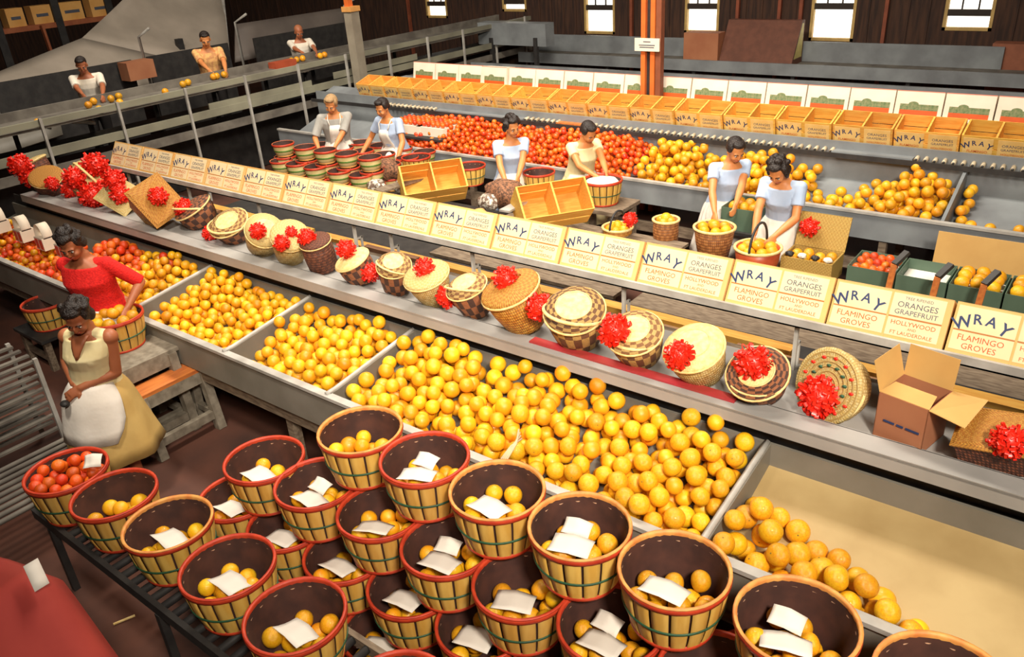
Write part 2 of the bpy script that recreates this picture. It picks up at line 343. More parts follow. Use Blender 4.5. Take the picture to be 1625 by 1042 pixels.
# timber slats seen below the carton shelf
ls_ = thing('timber_rack', 'low dark timber rack holding long boards behind the basket shelf', 'rack', (-4, 4.7, 0))
MB().bb((-9.2, 4.40, .86), (1.2, 5.0-.06, .90)).build('deck', DARK, ls_)
for x in (-9.1, -6.5, -3.9, -1.3, 1.1): MB().beam((x, 4.45, 0), (x, 4.45, .86), .06).build('leg', WOODB, ls_); MB().beam((x, 4.88, 0), (x, 4.88, .86), .06).build('leg', WOODB, ls_)
BRD = mat('brown_board', (.36, .19, .08), (.22, .11, .05), rough=.75, scale=5, stretch=(1, 8, 8), rand=.4)
for k in range(14):
    xa = -9.0+k*.72; put(MB().bb((xa, 4.46+.05*(k % 3), .902), (xa+.66, 4.52+.05*(k % 3), .902+.05+.03*((k*7) % 4))), 'short_board', BRD, '%s brown board end from the left in the dim rack behind the basket shelf' % ORD[k], 'board', 'board ends in the dim rack')
for k, (xa, xb, y, z) in enumerate(((-8.6, -6.4, 4.7, 1.27), (-6.2, -3.3, 4.68, 1.27), (-3.1, -1.5, 4.7, 1.27), (-1.3, .6, 4.69, 1.27))):
    put(MB().bb((xa, y+.02, .902), (xb, y+.12, .96)), 'wooden_slat', WOODP, '%s long yellow board lying along the back under the carton shelf, counted from left' % ORD[k], 'board', 'boards under the carton shelf')
# crimson strip lying on the shelf edge
a = Zp(820, 556, 1.155); b = Zp(1150, 655, 1.155)
put(MB().bb((a.x, 3.655, 1.151), (b.x, 3.725, 1.163)), 'red_strip', mat('crimson_strip', (.42, .03, .04), (.34, .04, .03), rough=.5, scale=5), 'long flat crimson strip lying along the front edge of the basket shelf', 'strip')
# ------------------------------------------------------------------ cream cartons
def ink(mb, t, size, x, z, mi, bold=0., rot=0, squash=1):
    v, f = textgeo(t, size, bold); R = Matrix.Translation((x, -.0012, z)) @ Matrix.Rotation(PI/2, 4, 'X') @ Matrix.Rotation(rot, 4, 'Z') @ Matrix.Diagonal((squash, 1, 1, 1))
    mb.add(v, f, mi, R)
def arch(mb, x, z, w, mi, s=.078):
    for i, c in enumerate('WRAY'):
        t = (i-1.5)/1.5; ink(mb, c, s*(1.15 if i in (0, 3) else .95), x+t*w/2, z-.035*t*t, mi, .018, -t*.42, .95)
CW, CH, CD = .592, .262, .26
def carton_print():
    m = MB()
    m.bb((-CW/2+.012, -.0008, .02), (-.006, 0, CH-.012), 4); m.bb((.006, -.0008, .02), (CW/2-.03, 0, CH-.012), 4)
    arch(m, -.155, .170, .17, 0)
    m.bb((-CW/2+.012, -.001, .118), (-.006, 0, .126), 3); m.bb((.006, -.001, .118), (CW/2-.03, 0, .127), 3)
    ink(m, 'FLAMINGO', .043, -.15, .073, 2, .0); ink(m, 'GROVES', .043, -.15, .030, 2, .0)
    ink(m, 'TREE RIPENED', .022, .135, .222, 1, .004); ink(m, 'ORANGES', .044, .135, .178, 1, .006); ink(m, 'GRAPEFRUIT', .038, .135, .140, 1, .006)
    ink(m, 'HOLLYWOOD', .034, .135, .082, 2, .005); ink(m, 'AND', .02, .135, .060, 2, .004); ink(m, 'FT LAUDERDALE', .028, .135, .030, 2, .005)
    return m.mesh('printing', [INKB, INKG, INKO, INKR, PANELC])
def carton_box(): 
    m = MB(); m.bb((-CW/2, 0, 0), (CW/2, CD, CH), 0); m.bb((-CW/2, 0, CH-.001), (CW/2, CD/2-.004, CH+.003)); m.bb((-CW/2, CD/2+.004, CH-.001), (CW/2, CD, CH+.003))
    m.bb((-.004, -.002, 0), (.004, 0, CH)); return m
PM = carton_print(); BM = carton_box().mesh('box', [CARTON]); BMO = carton_box().mesh('box', [CARTONO])
def oriented(mesh, name, parent): o = bpy.data.objects.new(name, mesh); C.objects.link(o); o.parent = parent; return o
cartons = []
protoc = thing('citrus_carton', 'x', 'carton', group='cream citrus cartons on the sloping shelf'); oriented(BM, 'box', protoc); oriented(PM, 'printing', protoc)
x = -2.372+.605/2; xs = []
k0 = 2
while x+k0*.605 < 1.1: k0 += 1
xs = [x+i*.605 for i in range(-11, 5)]
for i, xx in enumerate(xs):
    o = protoc if i == 0 else copy_tree(protoc)
    o.location = (xx, 4.205, 1.472); o.rotation_euler = (-tl, 0, rnd.uniform(-.012, .012))
    if i in (1, 4, 9, 7, 14): 
        for c in o.children:
            if c.name.startswith('box'): c.data = BMO if i in (1, 4) else BM
    o['label'] = '%s cream citrus carton from the left end of the sloping shelf' % ORD[i]
def orient_all(): pass
# ------------------------------------------------------------------ bushel baskets
BH, BRT, BRB = .285, .232, .178
def staves(R0, R1, H, n, th=.005, gap=.13):
    m = MB()
    for k in range(n):
        a0 = 2*PI*(k+gap/2)/n; a1 = 2*PI*(k+1-gap/2)/n; S = 3; Z = 4; vs = []; 
        for lay in (0, -th):
            for i in range(Z+1):
                t = i/Z; r = R0+(R1-R0)*t+.010*math.sin(PI*t)+lay
                for j in range(S+1):
                    a = a0+(a1-a0)*j/S; vs.append((r*math.cos(a), r*math.sin(a), H*t))
        W = S+1; o = (Z+1)*W; f = []; mi = []
        for i in range(Z):
            for j in range(S):
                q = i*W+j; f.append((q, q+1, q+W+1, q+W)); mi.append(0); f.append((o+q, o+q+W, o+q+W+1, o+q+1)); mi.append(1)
        for i in range(Z): f.append((i*W, (i+1)*W, o+(i+1)*W, o+i*W)); mi.append(0); f.append((i*W+S, o+i*W+S, o+(i+1)*W+S, (i+1)*W+S)); mi.append(0)
        b = len(m.v); m.v += vs; m.f += [[b+q for q in t] for t in f]; m.m += mi; m.s += [True]*len(f); m.u += [[(0, 0)]*4]*len(f)
    # dark liner just inside so the slits do not show daylight, and the bottom
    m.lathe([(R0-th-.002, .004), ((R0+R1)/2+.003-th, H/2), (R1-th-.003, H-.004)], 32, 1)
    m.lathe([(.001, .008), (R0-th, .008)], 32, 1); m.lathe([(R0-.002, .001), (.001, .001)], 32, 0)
    return m
def hoop(r, z, h, th, mi=0, m=None, n=40):
    m = m or MB(); k = th
    m.lathe([(r, z-h/2), (r+k*.8, z-h/2+.002), (r+k, z), (r+k*.8, z+h/2-.002), (r, z+h/2), (r-k*.2, z), (r, z-h/2)], n, mi); return m
def rat(t): return BRB+(BRT-BRB)*t+.010*math.sin(PI*t)
def bushel(name='bushel_basket', red=True):
    t = thing(name, 'x', 'basket')
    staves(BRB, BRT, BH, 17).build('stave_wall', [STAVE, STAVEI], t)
    m = hoop(BRT-.001, BH-.013, .03, .007); m.build('top_hoop', RIMR, t)
    m = MB(); m.lathe([(BRT-.009, BH-.03), (BRT-.013, BH-.005), (BRT-.009, BH+.004), (BRT+.004, BH+.004), (BRT+.005, BH-.002), (BRT-.006, BH-.004)], 40); m.build('rim', RIMY if not red else RIMR, t)
    hoop(rat(.5)-.002, BH*.46, .013, .006).build('middle_hoop', GREENW, t)
    hoop(BRB+.0005, .012, .024, .007).build('bottom_hoop', RIMR, t)
    m = MB()
    for k in range(17):
        a = 2*PI*(k+.5)/17; r = BRT-.0095; M = Matrix.Rotation(a, 4, 'Z') @ T(r-.004, 0, BH-.045); m.box((0, 0, 0), (.003, .022, .005), 0, M)
    tag(m.build('staples', STAPLE, t), 'row of pale staples inside', kind='stuff')
    return t
protoY = bushel(red=False); protoR = bushel(red=True)
protoY['_p'] = 1
used = {id(protoY): False, id(protoR): False}
def place_basket(red, loc, label, group, rz=0, tilt=(0, 0), s=1):
    p = protoR if red else protoY
    o = p if not used[id(p)] else copy_tree(p); used[id(p)] = True
    if '_p' in o: del o['_p']
    o.location = loc; o.rotation_euler = (tilt[0], tilt[1], rz); o.scale = (s,)*3
    o['label'] = label; o['group'] = group; o['category'] = 'basket'; return o
# ------------------------------------------------------------------ fruit
def fruit_mesh(name, m0, seed, n=20, k=12):
    r = random.Random(seed); ob = r.uniform(.90, .97); a1, a2 = r.uniform(0, 6), r.uniform(0, 6)
    prof = []
    for i in range(k+1):
        t = PI*i/k; R = 1+.02*math.cos(3*t+a1); dent = .06*math.exp(-((PI-t)/.25)**2)+.03*math.exp(-(t/.22)**2)
        prof.append((math.sin(t)*R+1e-5, -math.cos(t)*R*ob+(-dent if t > PI/2 else dent)))
    m = MB(); m.lathe(prof, n, 0, None, 1+r.uniform(-.02, .02), 1, wob=lambda a, v: .012*math.sin(2*a+a2)); 
    m.lathe([(.07, ob-.055), (.05, ob-.03), (.0001, ob-.028)], 6, 1)
    return m.mesh(name, [m0, STEMM])
FM = {k: [fruit_mesh(k, m0, s) for s in range(4)] for k, m0 in (('grapefruit', GF), ('tangerine', TG), ('orange', ORM))}
FLABEL = {}
def add_fruit(kind, p, r, label, group, cat=None):
    o = bpy.data.objects.new(kind, rnd.choice(FM[kind])); C.objects.link(o); o.location = p
    o.scale = (r,)*3; o.rotation_euler = (rnd.uniform(0, 6.28), rnd.uniform(0, 6.28), rnd.uniform(0, 6.28))
    return tag(o, label, cat or kind, group)
def sphere_stuff(name, L, m0, label, cat, n=12, k=7):
    prof = [(math.sin(PI*i/k), -math.cos(PI*i/k)) for i in range(k+1)]
    base = np.array([(0, 0, -1.)]+[(prof[i][0]*math.cos(2*PI*j/n), prof[i][0]*math.sin(2*PI*j/n), prof[i][1]*.95) for i in range(1, k) for j in range(n)]+[(0, 0, 1.)])
    f = []; 
    for j in range(n): f.append((0, 1+(j+1) % n, 1+j, 1+j))
    quads = []
    for i in range(k-2):
        for j in range(n): quads.append((1+i*n+j, 1+i*n+(j+1) % n, 1+(i+1)*n+(j+1) % n, 1+(i+1)*n+j))
    last = 1+(k-2)*n; top = len(base)-1
    tri = [(0, 1+(j+1) % n, 1+j) for j in range(n)]+[(last+j, last+(j+1) % n, top) for j in range(n)]
    nv = len(base); rng = np.random.default_rng(3)
    V = []; F = []
    for q, (p, r) in enumerate(L):
        A = rng.normal(size=(3, 3)); Q, _ = np.linalg.qr(A); V.append(base@Q.T*r+np.array(p)); o = q*nv
        F += [tuple(o+a for a in t) for t in tri]+[tuple(o+a for a in t) for t in quads]
    V = np.vstack(V); loc = V.mean(0); loc[2] = V[:, 2].min()
    me = bpy.data.meshes.new(name); me.from_pydata((V-loc).tolist(), [], F); me.materials.append(m0)
    me.polygons.foreach_set('use_smooth', [True]*len(me.polygons)); me.update()
    o = bpy.data.objects.new(name, me); C.objects.link(o); o.location = loc; return tag(o, label, cat, kind='stuff')
def pile(x0, x1, y0, y1, rr, target, floor, seed, nmax=900, K=30, fixed=None):
    """drop spheres one by one, each at rest on the floor or on those below, until the heap reaches target(x, y)"""
    g = np.random.default_rng(seed); P = np.zeros((0, 4)); fails = 0
    if fixed is not None: P = fixed
    n0 = len(P)
    while len(P)-n0 < nmax and fails < 60:
        r = g.uniform(*rr); xs = g.uniform(x0+r, x1-r, K); ys = g.uniform(y0+r, y1-r, K)
        z = np.array([floor(a, b) for a, b in zip(xs, ys)])+r*1.01
        if len(P):
            d2 = (xs[:, None]-P[:, 0])**2+(ys[:, None]-P[:, 1])**2; s = (P[:, 3]+r)**2
            zz = np.where(d2 < s, P[:, 2]+np.sqrt(np.maximum(s-d2, 0)), -9).max(1); z = np.maximum(z, zz)
        ex = np.array([z[i]+r-target(xs[i], ys[i]) for i in range(K)]); i = int(np.argmin(ex))
        if ex[i] > 0: fails += 1; continue
        P = np.vstack([P, (xs[i], ys[i], z[i], r)])
    return P[n0:]
def visible(P):
    """share of each sphere that the camera sees past the others"""
    out = np.zeros(len(P)); cam_ = np.array(CAM); g = np.random.default_rng(1)
    for i, (x, y, z, r) in enumerate(P):
        c = np.array((x, y, z)); d = c-cam_; L = np.linalg.norm(d); d /= L
        u = np.cross(d, (0, 0, 1)); u /= np.linalg.norm(u); w = np.cross(u, d); hit = 0
        near = P[(np.abs(P[:, 0]-x) < .5) & (np.abs(P[:, 1]-y) < .5)]
        near = near[(near[:, 0] != x) | (near[:, 1] != y)]
        for a, b in ((0, 0), (.6, 0), (-.6, 0), (0, .6), (0, -.6)):
            q = c+u*a*r+w*b*r; e = q-cam_; Le = np.linalg.norm(e); e /= Le
            v = near[:, :3]-cam_; t = v@e; dd = (v**2).sum(1)-t**2
            if not np.any((dd < near[:, 3]**2) & (t < Le-r*.3)): hit += 1
        out[i] = hit/5
    return out
# ---- grapefruit in the front bins
def heap(x0, x1, back, front, slope_l=.05):
    def t(x, y):
        v = (y-BY0)/(BY1-BY0); e = min(x-x0, x1-x); h = floorz(y)+front+(back-front)*v
        return h-max(0, .16-e)*slope_l*4+.025*math.sin(x*7)+.02*math.sin(y*11+x*3)
    return t
GP = []
def gbin(name, x0, x1, rr, tgt, seed, nmax=900):
    P = pile(x0+.02, x1-.02, BY0+.005, BY1-.01, rr, tgt, lambda x, y: floorz(y), seed, nmax)
    for p in P: GP.append((name, *p))
gbin('third', -5.085, -3.92, (.045, .052), lambda x, y: heap(-5.085, -3.92, .20, .29)(x, y)-(.10 if (x < -4.9 and y < 3.2) else 0), 3)
gbin('fourth', -3.92, -1.235, (.048, .058), lambda x, y: heap(-3.92, -1.235, .275, .325, .03)(x, y), 4, 1600)
gbin('second', -6.46, -5.085, (.040, .046), lambda x, y: heap(-6.46, -5.085, .20, .27)(x, y)-(.1 if x+6.46 < .2 and y < 3.35 else 0)*1.0, 2)
gbin('first', -8.3, -6.46, (.040, .046), lambda x, y: heap(-8.4, -6.46, .21, .25)(x, y), 1)
def t5(x, y):
    # a thin wedge of fruit along the front board of the almost empty bin
    w = .50*max(0, 1-(x+1.235)/1.2); return floorz(y)+(.30 if y-BY0 < w*.8 else .15 if y-BY0 < w+.10 else -1) if x < -.25 else -1
gbin('fifth', -1.235, -.16, (.054, .064), t5, 5, 120)
GPA = np.array([p[1:] for p in GP]); vis = visible(GPA)
GROUPS = {'third': ('ripe yellow grapefruit heaped in the third bin, behind the plank bench', 'grapefruit in the third bin'),
 'fourth': ('ripe yellow grapefruit heaped in the longest bin, behind the stacked baskets', 'grapefruit in the longest bin'),
 'fifth': ('large yellow grapefruit left along the front of the nearly empty plywood bin', 'grapefruit in the nearly empty bin'),
 'second': ('small yellow grapefruit heaped in the bin beside the woman in red', 'grapefruit in the second bin'),
 'first': ('x', 'x')}
# ---- pyramid of bushel baskets
tiers = {}
ZT = [0.0, .292, .584, .876]
def row(px, z, yfix=None):
    out = []
    for a, b in px:
        P = Zp(a, b, z); out.append([P.x, yfix if yfix else P.y])
    return out
yT, yS, yR, yQ = 2.345, 2.13, 2.08, 1.93
Trow = [(-3.04, yT), (-2.555, yT), (-2.075, yT), (-1.60, yT), (-1.125, yT-.01), (-.615, yT), (-.10, yT)]
Srow = [(-3.665, yS-.03), (-3.22, yS-.01), (-2.735, yS+.02), (-2.265, yS+.02), (-1.80, yS+.02), (-1.335, yS+.04), (-.85, yS+.04), (-.36, yS+.04)]
Rrow = [(-3.88, 1.99), (-3.405, 2.0), (-2.93, 2.02), (-2.46, 2.05), (-1.99, 2.06), (-1.52, 2.06), (-1.04, 2.06), (-.55, 2.06)]
Qrow = [(-4.02, 1.92), (-3.55, 1.93), (-3.07, 1.93), (-2.59, 1.93), (-2.12, 1.93), (-1.64, 1.93), (-1.16, 1.93), (-.68, 1.93)]
names = ['top', 'second', 'third', 'bottom']
fillspec = []
def tier(rowp, ti, reds, fill, n_f):
    for i, (x, y) in enumerate(rowp):
        z = ZT[3-ti]
        o = place_basket(reds[i % len(reds)], (x, y, z), '%s bushel basket from the left in the %s row of the stacked baskets' % (ORD[i], names[ti]), 'bushel baskets stacked against the fruit bins', rnd.uniform(0, 6))
        fillspec.append((o, x, y, z, fill, n_f, '%s row basket %s' % (names[ti], ORD[i]), names[ti], i))
tier(Trow, 0, [0, 1, 0, 0, 0, 0, 0], .175, 9)
tier(Srow, 1, [1, 1, 1, 1, 1, 1, 1, 1], .17, 9)
tier(Rrow, 2, [1], .19, 9)
tier(Qrow, 3, [1], .17, 7)
# supporting baskets behind, hard against the trough
for ti, (z, y, xs0, n) in enumerate(((.292, 2.54, -3.17, 7), (0, 2.42, -3.30, 7))):
    for i in range(n):
        place_basket(True, (xs0+i*.475, y, z), 'empty bushel basket hidden in the back of the stack beside the fruit bins', 'hidden bushel baskets behind the stack', rnd.uniform(0, 6))
# ---- the near-left row on a dark roller bench
ZB_ = .56
Lrow = [(-4.64, 1.385), (-4.165, 1.43), (-3.66, 1.46), (-3.10, 1.445), (-2.56, 1.43), (-1.86, 1.38)]
for i, (x, y) in enumerate(Lrow):
    o = place_basket(i not in (2,), (x, y, ZB_), '%s bushel basket from the left on the low dark bench nearest the camera' % ORD[i], 'bushel baskets on the low dark bench', rnd.uniform(0, 6))
    if i: fillspec.append((o, x, y, ZB_, .16 if i < 5 else .1, 8, '', 'bench', i))
lb = thing('low_bench', 'low dark roller bench carrying the nearest row of bushel baskets', 'bench', (-3.2, 1.45, 0))
MB().bb((-4.90, 1.20, .49), (-1.2, 1.23, .555)).build('rail', DARK, lb); MB().bb((-4.90, 1.65, .49), (-1.2, 1.68, .555)).build('rail', WOODB, lb)
m = MB(); 
for i in range(36): m.tube([(-4.78+i*.1, 1.23, .53), (-4.78+i*.1, 1.65, .53)], .022, 8)
tag(m.build('rollers', DARK, lb), kind='stuff')
for x in (-4.7, -3.5, -2.3, -1.3):
    for y in (1.215, 1.665): MB().beam((x, y, 0), (x, y, .49), .04).build('leg', DARK, lb)
# ---- fill baskets
FR = []
def leaflet(c, rz, w, h, tilt, label, group=None, curve=.25, mi=PAPER):
    w *= 1.12; h *= 1.2; c = (c[0], c[1], c[2]+.012)
    P = []; R = T(c) @ rotm(rz) @ Matrix.Rotation(tilt, 4, 'X')
    for i in range(9):
        u = i/8-.5; row = []
        for j in range(5):
            v = j/4-.5; row.append(R @ Vector((u*w, v*h, abs(u)*-curve*w+.006*math.sin(4*v+3*u))))
        P.append(row)
    m = MB().sheet(P, .0012); return put(m, 'leaflet', mi, label, 'leaflet', group)
for q, (o, x, y, z, fill, nf, _, nm, i) in enumerate(fillspec):
    Rin = rat(fill/BH)-.016
    g = np.random.default_rng(100+q); P = np.zeros((0, 4)); lo = 20 if nm == 'bench' else 26
    rr = (.044, .052)
    tries = 0
    base = fill-.125 # packed fruit below, out of sight, is left out: the visible ones rest on a filled core
    while len(P) < lo and tries < 400:
        tries += 1; r = g.uniform(*rr); K = 24; a = g.uniform(0, 6.28, K); 
        zf = .012+r; 
        rad = np.sqrt(g.uniform(0, 1, K))*(BRB-.014-r+.012); xs = rad*np.cos(a); ys = rad*np.sin(a); zz = np.full(K, zf)
        if len(P):
            rad = np.sqrt(g.uniform(0, 1, K))*(Rin-r-.004); xs = rad*np.cos(a); ys = rad*np.sin(a)
            d2 = (xs[:, None]-P[:, 0])**2+(ys[:, None]-P[:, 1])**2; s = (P[:, 3]+r)**2
            zz = np.maximum(zz, np.where(d2 < s, P[:, 2]+np.sqrt(np.maximum(s-d2, 0)), -9).max(1))
            lim = (rad+r+.008-BRB)/(BRT-BRB)*BH; zz = np.maximum(zz, lim+.0)  # stay inside the flaring wall
        k = int(np.argmin(zz)); 
        if zz[k]+r > fill+.02: continue
        P = np.vstack([P, (xs[k], ys[k], zz[k], r)])
    if not len(P): continue
    top = P[P[:, 2] > fill-.125]
    FR.append((q, o, x, y, z, nm, i, P))
    if nm == 'top' and i == 0: continue
    if nm == 'bottom' and i > 3: continue
    n = '%s basket from left, %s row of the basket stack' % (ORD[i], nm) if nm != 'bench' else '%s basket from left on the low dark bench' % ORD[i]
    zt = z+P[:, 2].max()+.048
    if nm == 'bench' and i in (1, 5): continue
    lx, ly = (-.035, -.10) if nm != 'bench' else (-.02, -.06)
    leaflet((x+lx+.02, y+ly+.05, zt), rnd.uniform(-.1, .5), .17, .11, rnd.uniform(-.35, -.1), 'white leaflet, '+n, None, .12)
    if nm in ('top', 'second') and i in (1, 3, 5): leaflet((x-.05, y+.05, zt+.012), rnd.uniform(-.2, .3), .12, .07, .3, 'smaller upper leaflet, '+n, None, .2)
allF = []
for (nm, x, y, z, r), v in zip(GP, vis):
    P_ = (x, y, z); s = ppm(P_)*r
    allF.append([s if v > .3 else 0, 'bin', nm, P_, r])
for (q, o, x, y, z, nm, i, P) in FR:
    V = visible(P+np.array([x, y, z, 0]))
    for (a, b, c, r), v in zip(P, V):
        P_ = (x+a, y+b, z+c); 
        g_ = ('grapefruit inside %s basket from left, %s row of the stack' % (ORD[i], nm)) if nm != 'bench' else 'grapefruit inside the %s basket from the left on the low dark bench' % ORD[i]
        allF.append([(ppm(P_)*r if v > .3 else 0), 'basket', g_, P_, r])
allF = [f for f in allF if not (f[1] == 'bin' and f[2] == 'first')]
allF.sort(key=lambda f: -f[0])
rest = []
for k, f in enumerate(allF):
    if k < 300 and f[0] > 0:
        if f[1] == 'bin': lab, grp = GROUPS[f[2]]
        else: lab, grp = 'yellow '+f[2], f[2]
        add_fruit('grapefruit', f[3], f[4], lab, grp)
    else: rest.append((f[3], f[4]))
if rest: sphere_stuff('grapefruit', rest, GFI, 'remaining yellow grapefruit lying deeper and farther back in bins and baskets', 'grapefruit', 16, 9)
# ---- first bin: small oranges at the right, tangerines at the left
first = [p for p in GP if p[0] == 'first']
for _, x, y, z, r in first: pass
P1 = np.array([p[1:] for p in first]); v1_ = visible(P1)
OR_stuff = [[], []]
TGL = []; ORL = []
def classify(P, V, border, group_t, lab_t, group_o, lab_o, nt, no):
    for (x, y, z, r), v in zip(P, V):
        isT = border(x, y); (TGL if isT else ORL).append([(ppm((x, y, z))*r if v > .3 else 0), (x, y, z), r, lab_t if isT else lab_o, group_t if isT else group_o])
classify(P1, v1_, lambda x, y: x < -7.5+.3*math.sin(y*20+x*9)+.5*(y-3.2), 'tangerines in the left end of the trough', 'x', 'small oranges right of the woman in red', 'small yellow orange heaped in the trough right behind the woman in red', 1, 1)
P0 = pile(-10.3, -8.3, BY0+.005, BY1-.22, (.032, .038), lambda x, y: floorz(y)+.21, lambda x, y: floorz(y), 11, 420)
classify(P0, visible(P0), lambda x, y: math.sin(x*91+y*57) < .45, 'tangerines in the left end of the trough', 'x', 'small oranges among tangerines', 'small yellow orange lying among the tangerines at the far left of the trough', 1, 1)
for t in TGL: t[3] = 'small orange-red tangerine heaped at the far left end of the front trough'
# ------------------------------------------------------------------ far trough, its fruit, roller shelf, crates and white cartons
FY0, FY1 = 7.95, 8.80
FXL, FXR = -11.0, .8
ft = thing('fruit_trough', 'far grey metal trough of tangerines and grapefruit behind the packing women', 'bin', (-5, 8.3, 0))
m = MB(); m.bb((FXL, FY0-.03, .60), (FXR, FY0, .86)); m.bb((FXL, FY0-.045, .85), (FXR, FY0+.012, .875), 1); m.build('front_panel', [GREYB, GREYL], ft)
MB().bb((FXL, FY1, .80), (FXR, FY1+.02, 1.30)).build('back_panel', GREYB, ft)
def ffz(y): return .62+(y-FY0)/(FY1-FY0)*.28
m = MB(); m.add([(FXL, FY0, .60), (FXR, FY0, .60), (FXR, FY1, .88), (FXL, FY1, .88), (FXL, FY0, .62), (FXR, FY0, .62), (FXR, FY1, .90), (FXL, FY1, .90)],
      [(3, 2, 1, 0), (4, 5, 6, 7), (0, 1, 5, 4), (1, 2, 6, 5), (2, 3, 7, 6), (3, 0, 4, 7)]); m.build('bin_floor', GREYB, ft)
FD = [Zp(1015, 262, .95).x, Zp(1512, 320, .95).x, Zp(640, 205, .95).x]
for x in FD[1:]:
    m = MB(); t = .015; pr = [(FY0, .62), (FY1, .90), (FY1, 1.18), (FY0, .87)]; n = 4
    m.add([(x-t, y, z) for y, z in pr]+[(x+t, y, z) for y, z in pr], [tuple(range(n))[::-1], tuple(range(n, 2*n))]+[(i, (i+1) % n, n+(i+1) % n, n+i) for i in range(n)]); m.build('divider', GREYB, ft)
for i in range(7): x = -10.5+i*1.75; MB().beam((x, FY0+.03, 0), (x, FY0+.03, .58), .07).build('leg', WOODB, ft); MB().beam((x, FY1-.05, 0), (x, FY1-.05, .83), .07).build('leg', WOODB, ft)
MB().beam((FXL, FY0+.05, .3), (FXR, FY0+.05, .3), .04, .12).build('stretcher', WOODB, ft)
def ftarget(lo, hi, x0, x1, wav=0):
    def t(x, y):
        v = (y-FY0)/(FY1-FY0); e = min(x-x0, x1-x); return lo+(hi-lo)*min(1, v*1.5)-max(0, .25-e)*.5+wav*math.sin(x*3.1)
    return t
Pt = pile(FD[2]+.05, FD[0]-.02, FY0+.01, FY1-.02, (.034, .040), ftarget(.93, 1.19, FD[2], FD[0], .03), lambda x, y: max(ffz(y), .72+(y-FY0)*.3), 21, 1500, 16)
classify(Pt, visible(Pt), lambda x, y: True, 'tangerines in the far trough', 'bright orange-red tangerine heaped in the far trough behind the women', '', '', 1, 1)
for t in TGL:
    if t[4] == 'tangerines in the far trough': t[3] = 'bright orange-red tangerine heaped in the far trough behind the women'
XL = FD[0]
def ft2(x, y):
    v = min(1, (y-FY0)/(FY1-FY0)*1.5); u = (x-FD[0])/(FD[1]-FD[0])
    h = 1.24-.18*abs(math.sin(u*7.5))*(1 if u > .2 else .3) - (.16 if .58 < u < .85 else 0)
    return .93+(h-.93)*v
Po = pile(FD[0]-.02, FD[1]-.02, FY0+.01, FY1-.02, (.050, .058), ft2, lambda x, y: ffz(y), 22, 700, 16, None)
def isor(L, key, lab):
    V = visible(L)
    for (x, y, z, r), v in zip(L, V): ORL.append([(ppm((x, y, z))*r if v > .3 else 0), (x, y, z), r, lab, key])
isor(Po, 'grapefruit in the far trough', 'large yellow grapefruit heaped in the far trough behind the women in blue')  # yellow grapefruit, built with the orange mesh and skin
Pq = pile(FD[1]+.02, .6, FY0+.01, FY1-.02, (.050, .056), lambda x, y: ffz(y)+(.20 if (x-FD[1] < .12 or y < FY0+.22) else .0), lambda x, y: ffz(y), 23, 60, 16)
isor(Pq, 'few grapefruit in the far right bin', 'large grapefruit among the few left in the far right bin')
for name, L, m0, cat in (('tangerine', TGL, TGI, 'tangerine'), ('orange', ORL, ORI, 'orange')):
    L.sort(key=lambda t: -t[0]); rs = []
    for k, t in enumerate(L):
        if k < 300 and t[0] > 0: add_fruit(name, t[1], t[2], t[3], t[4])
        else: rs.append((t[1], t[2]))
    if rs: sphere_stuff(name, rs, m0, 'remaining %ss lying deeper and farther off in the troughs' % name, cat, 10, 6)
# roller shelf
rs_ = thing('roller_shelf', 'far grey shelf with rows of pale rollers carrying the orange crates', 'shelf', (-5, 8.9, 0))
m = MB(); m.bb((FXL, 8.68, 1.15), (FXR, 8.70, 1.20)); m.build('front_rail', DARK, rs_)
m = MB(); m.bb((FXL, 8.84, 1.16), (FXR, 9.22, 1.18)); m.bb((FXL, 9.20, 1.18), (FXR, 9.22, 1.30)); m.build('deck', GREYB, rs_)
m = MB()
segs = []
for a, b in ((618, 705), (830, 885), (940, 1322), (1455, 1640)):
    segs.append((Zp(a, 190, 1.22).x if 0 else Yp(a, 0, 8.76).x, 0))
ROLL = mat('pale_roller', (.62, .52, .36), (.35, .28, .18), rough=.4, scale=12)
def xs_at(px, y=8.76, z=1.21):
    lo, hi = -14., 4.
    for _ in range(40):
        mid = (lo+hi)/2; d = Vector((mid, y, z))-CAM; c = (AX*d.x+AY*d.y+AZ*d.z); u = CX+c[0]/c[2]*FPX
        if u < px: lo = mid
        else: hi = mid
    return lo
cnt = 0
for a, b in ((618, 695), (836, 886), (944, 1322), (1455, 1640)):
    x = xs_at(a); e = xs_at(b)
    while x < e:
        mm = MB(); mm.tube([(x, 8.71, 1.205), (x, 8.725, 1.205)], .013, 8, 1); mm.tube([(x, 8.725, 1.205), (x, 8.83, 1.215)], .021, 10, 0)
        if cnt < 99: mm.build('roller', [ROLL, DARK], rs_)
        x += .085; cnt += 1
for a, b in ((695, 836), (886, 944), (1322, 1455)):
    MB().bb((xs_at(a), 8.70, 1.19), (xs_at(b)-.03, 8.84, 1.215)).build('cover_plate', PLANK if a == 886 else GREYB, rs_)
for i in range(7): x = -10.6+i*1.75; MB().beam((x, 9.26, 0), (x, 9.26, 1.16), .06).build('leg', DARK, rs_)
bk = thing('carton_ledge', 'raised grey ledge behind the orange crates carrying white cartons', 'shelf', (-5, 9.5, 0))
MB().bb((FXL+1.2, 9.34, 1.42), (FXR, 9.75, 1.45)).build('deck', GREYB, bk)
for i in range(6): x = -9.2+i*1.9; MB().beam((x, 9.55, 0), (x, 9.55, 1.42), .06).build('leg', DARK, bk)
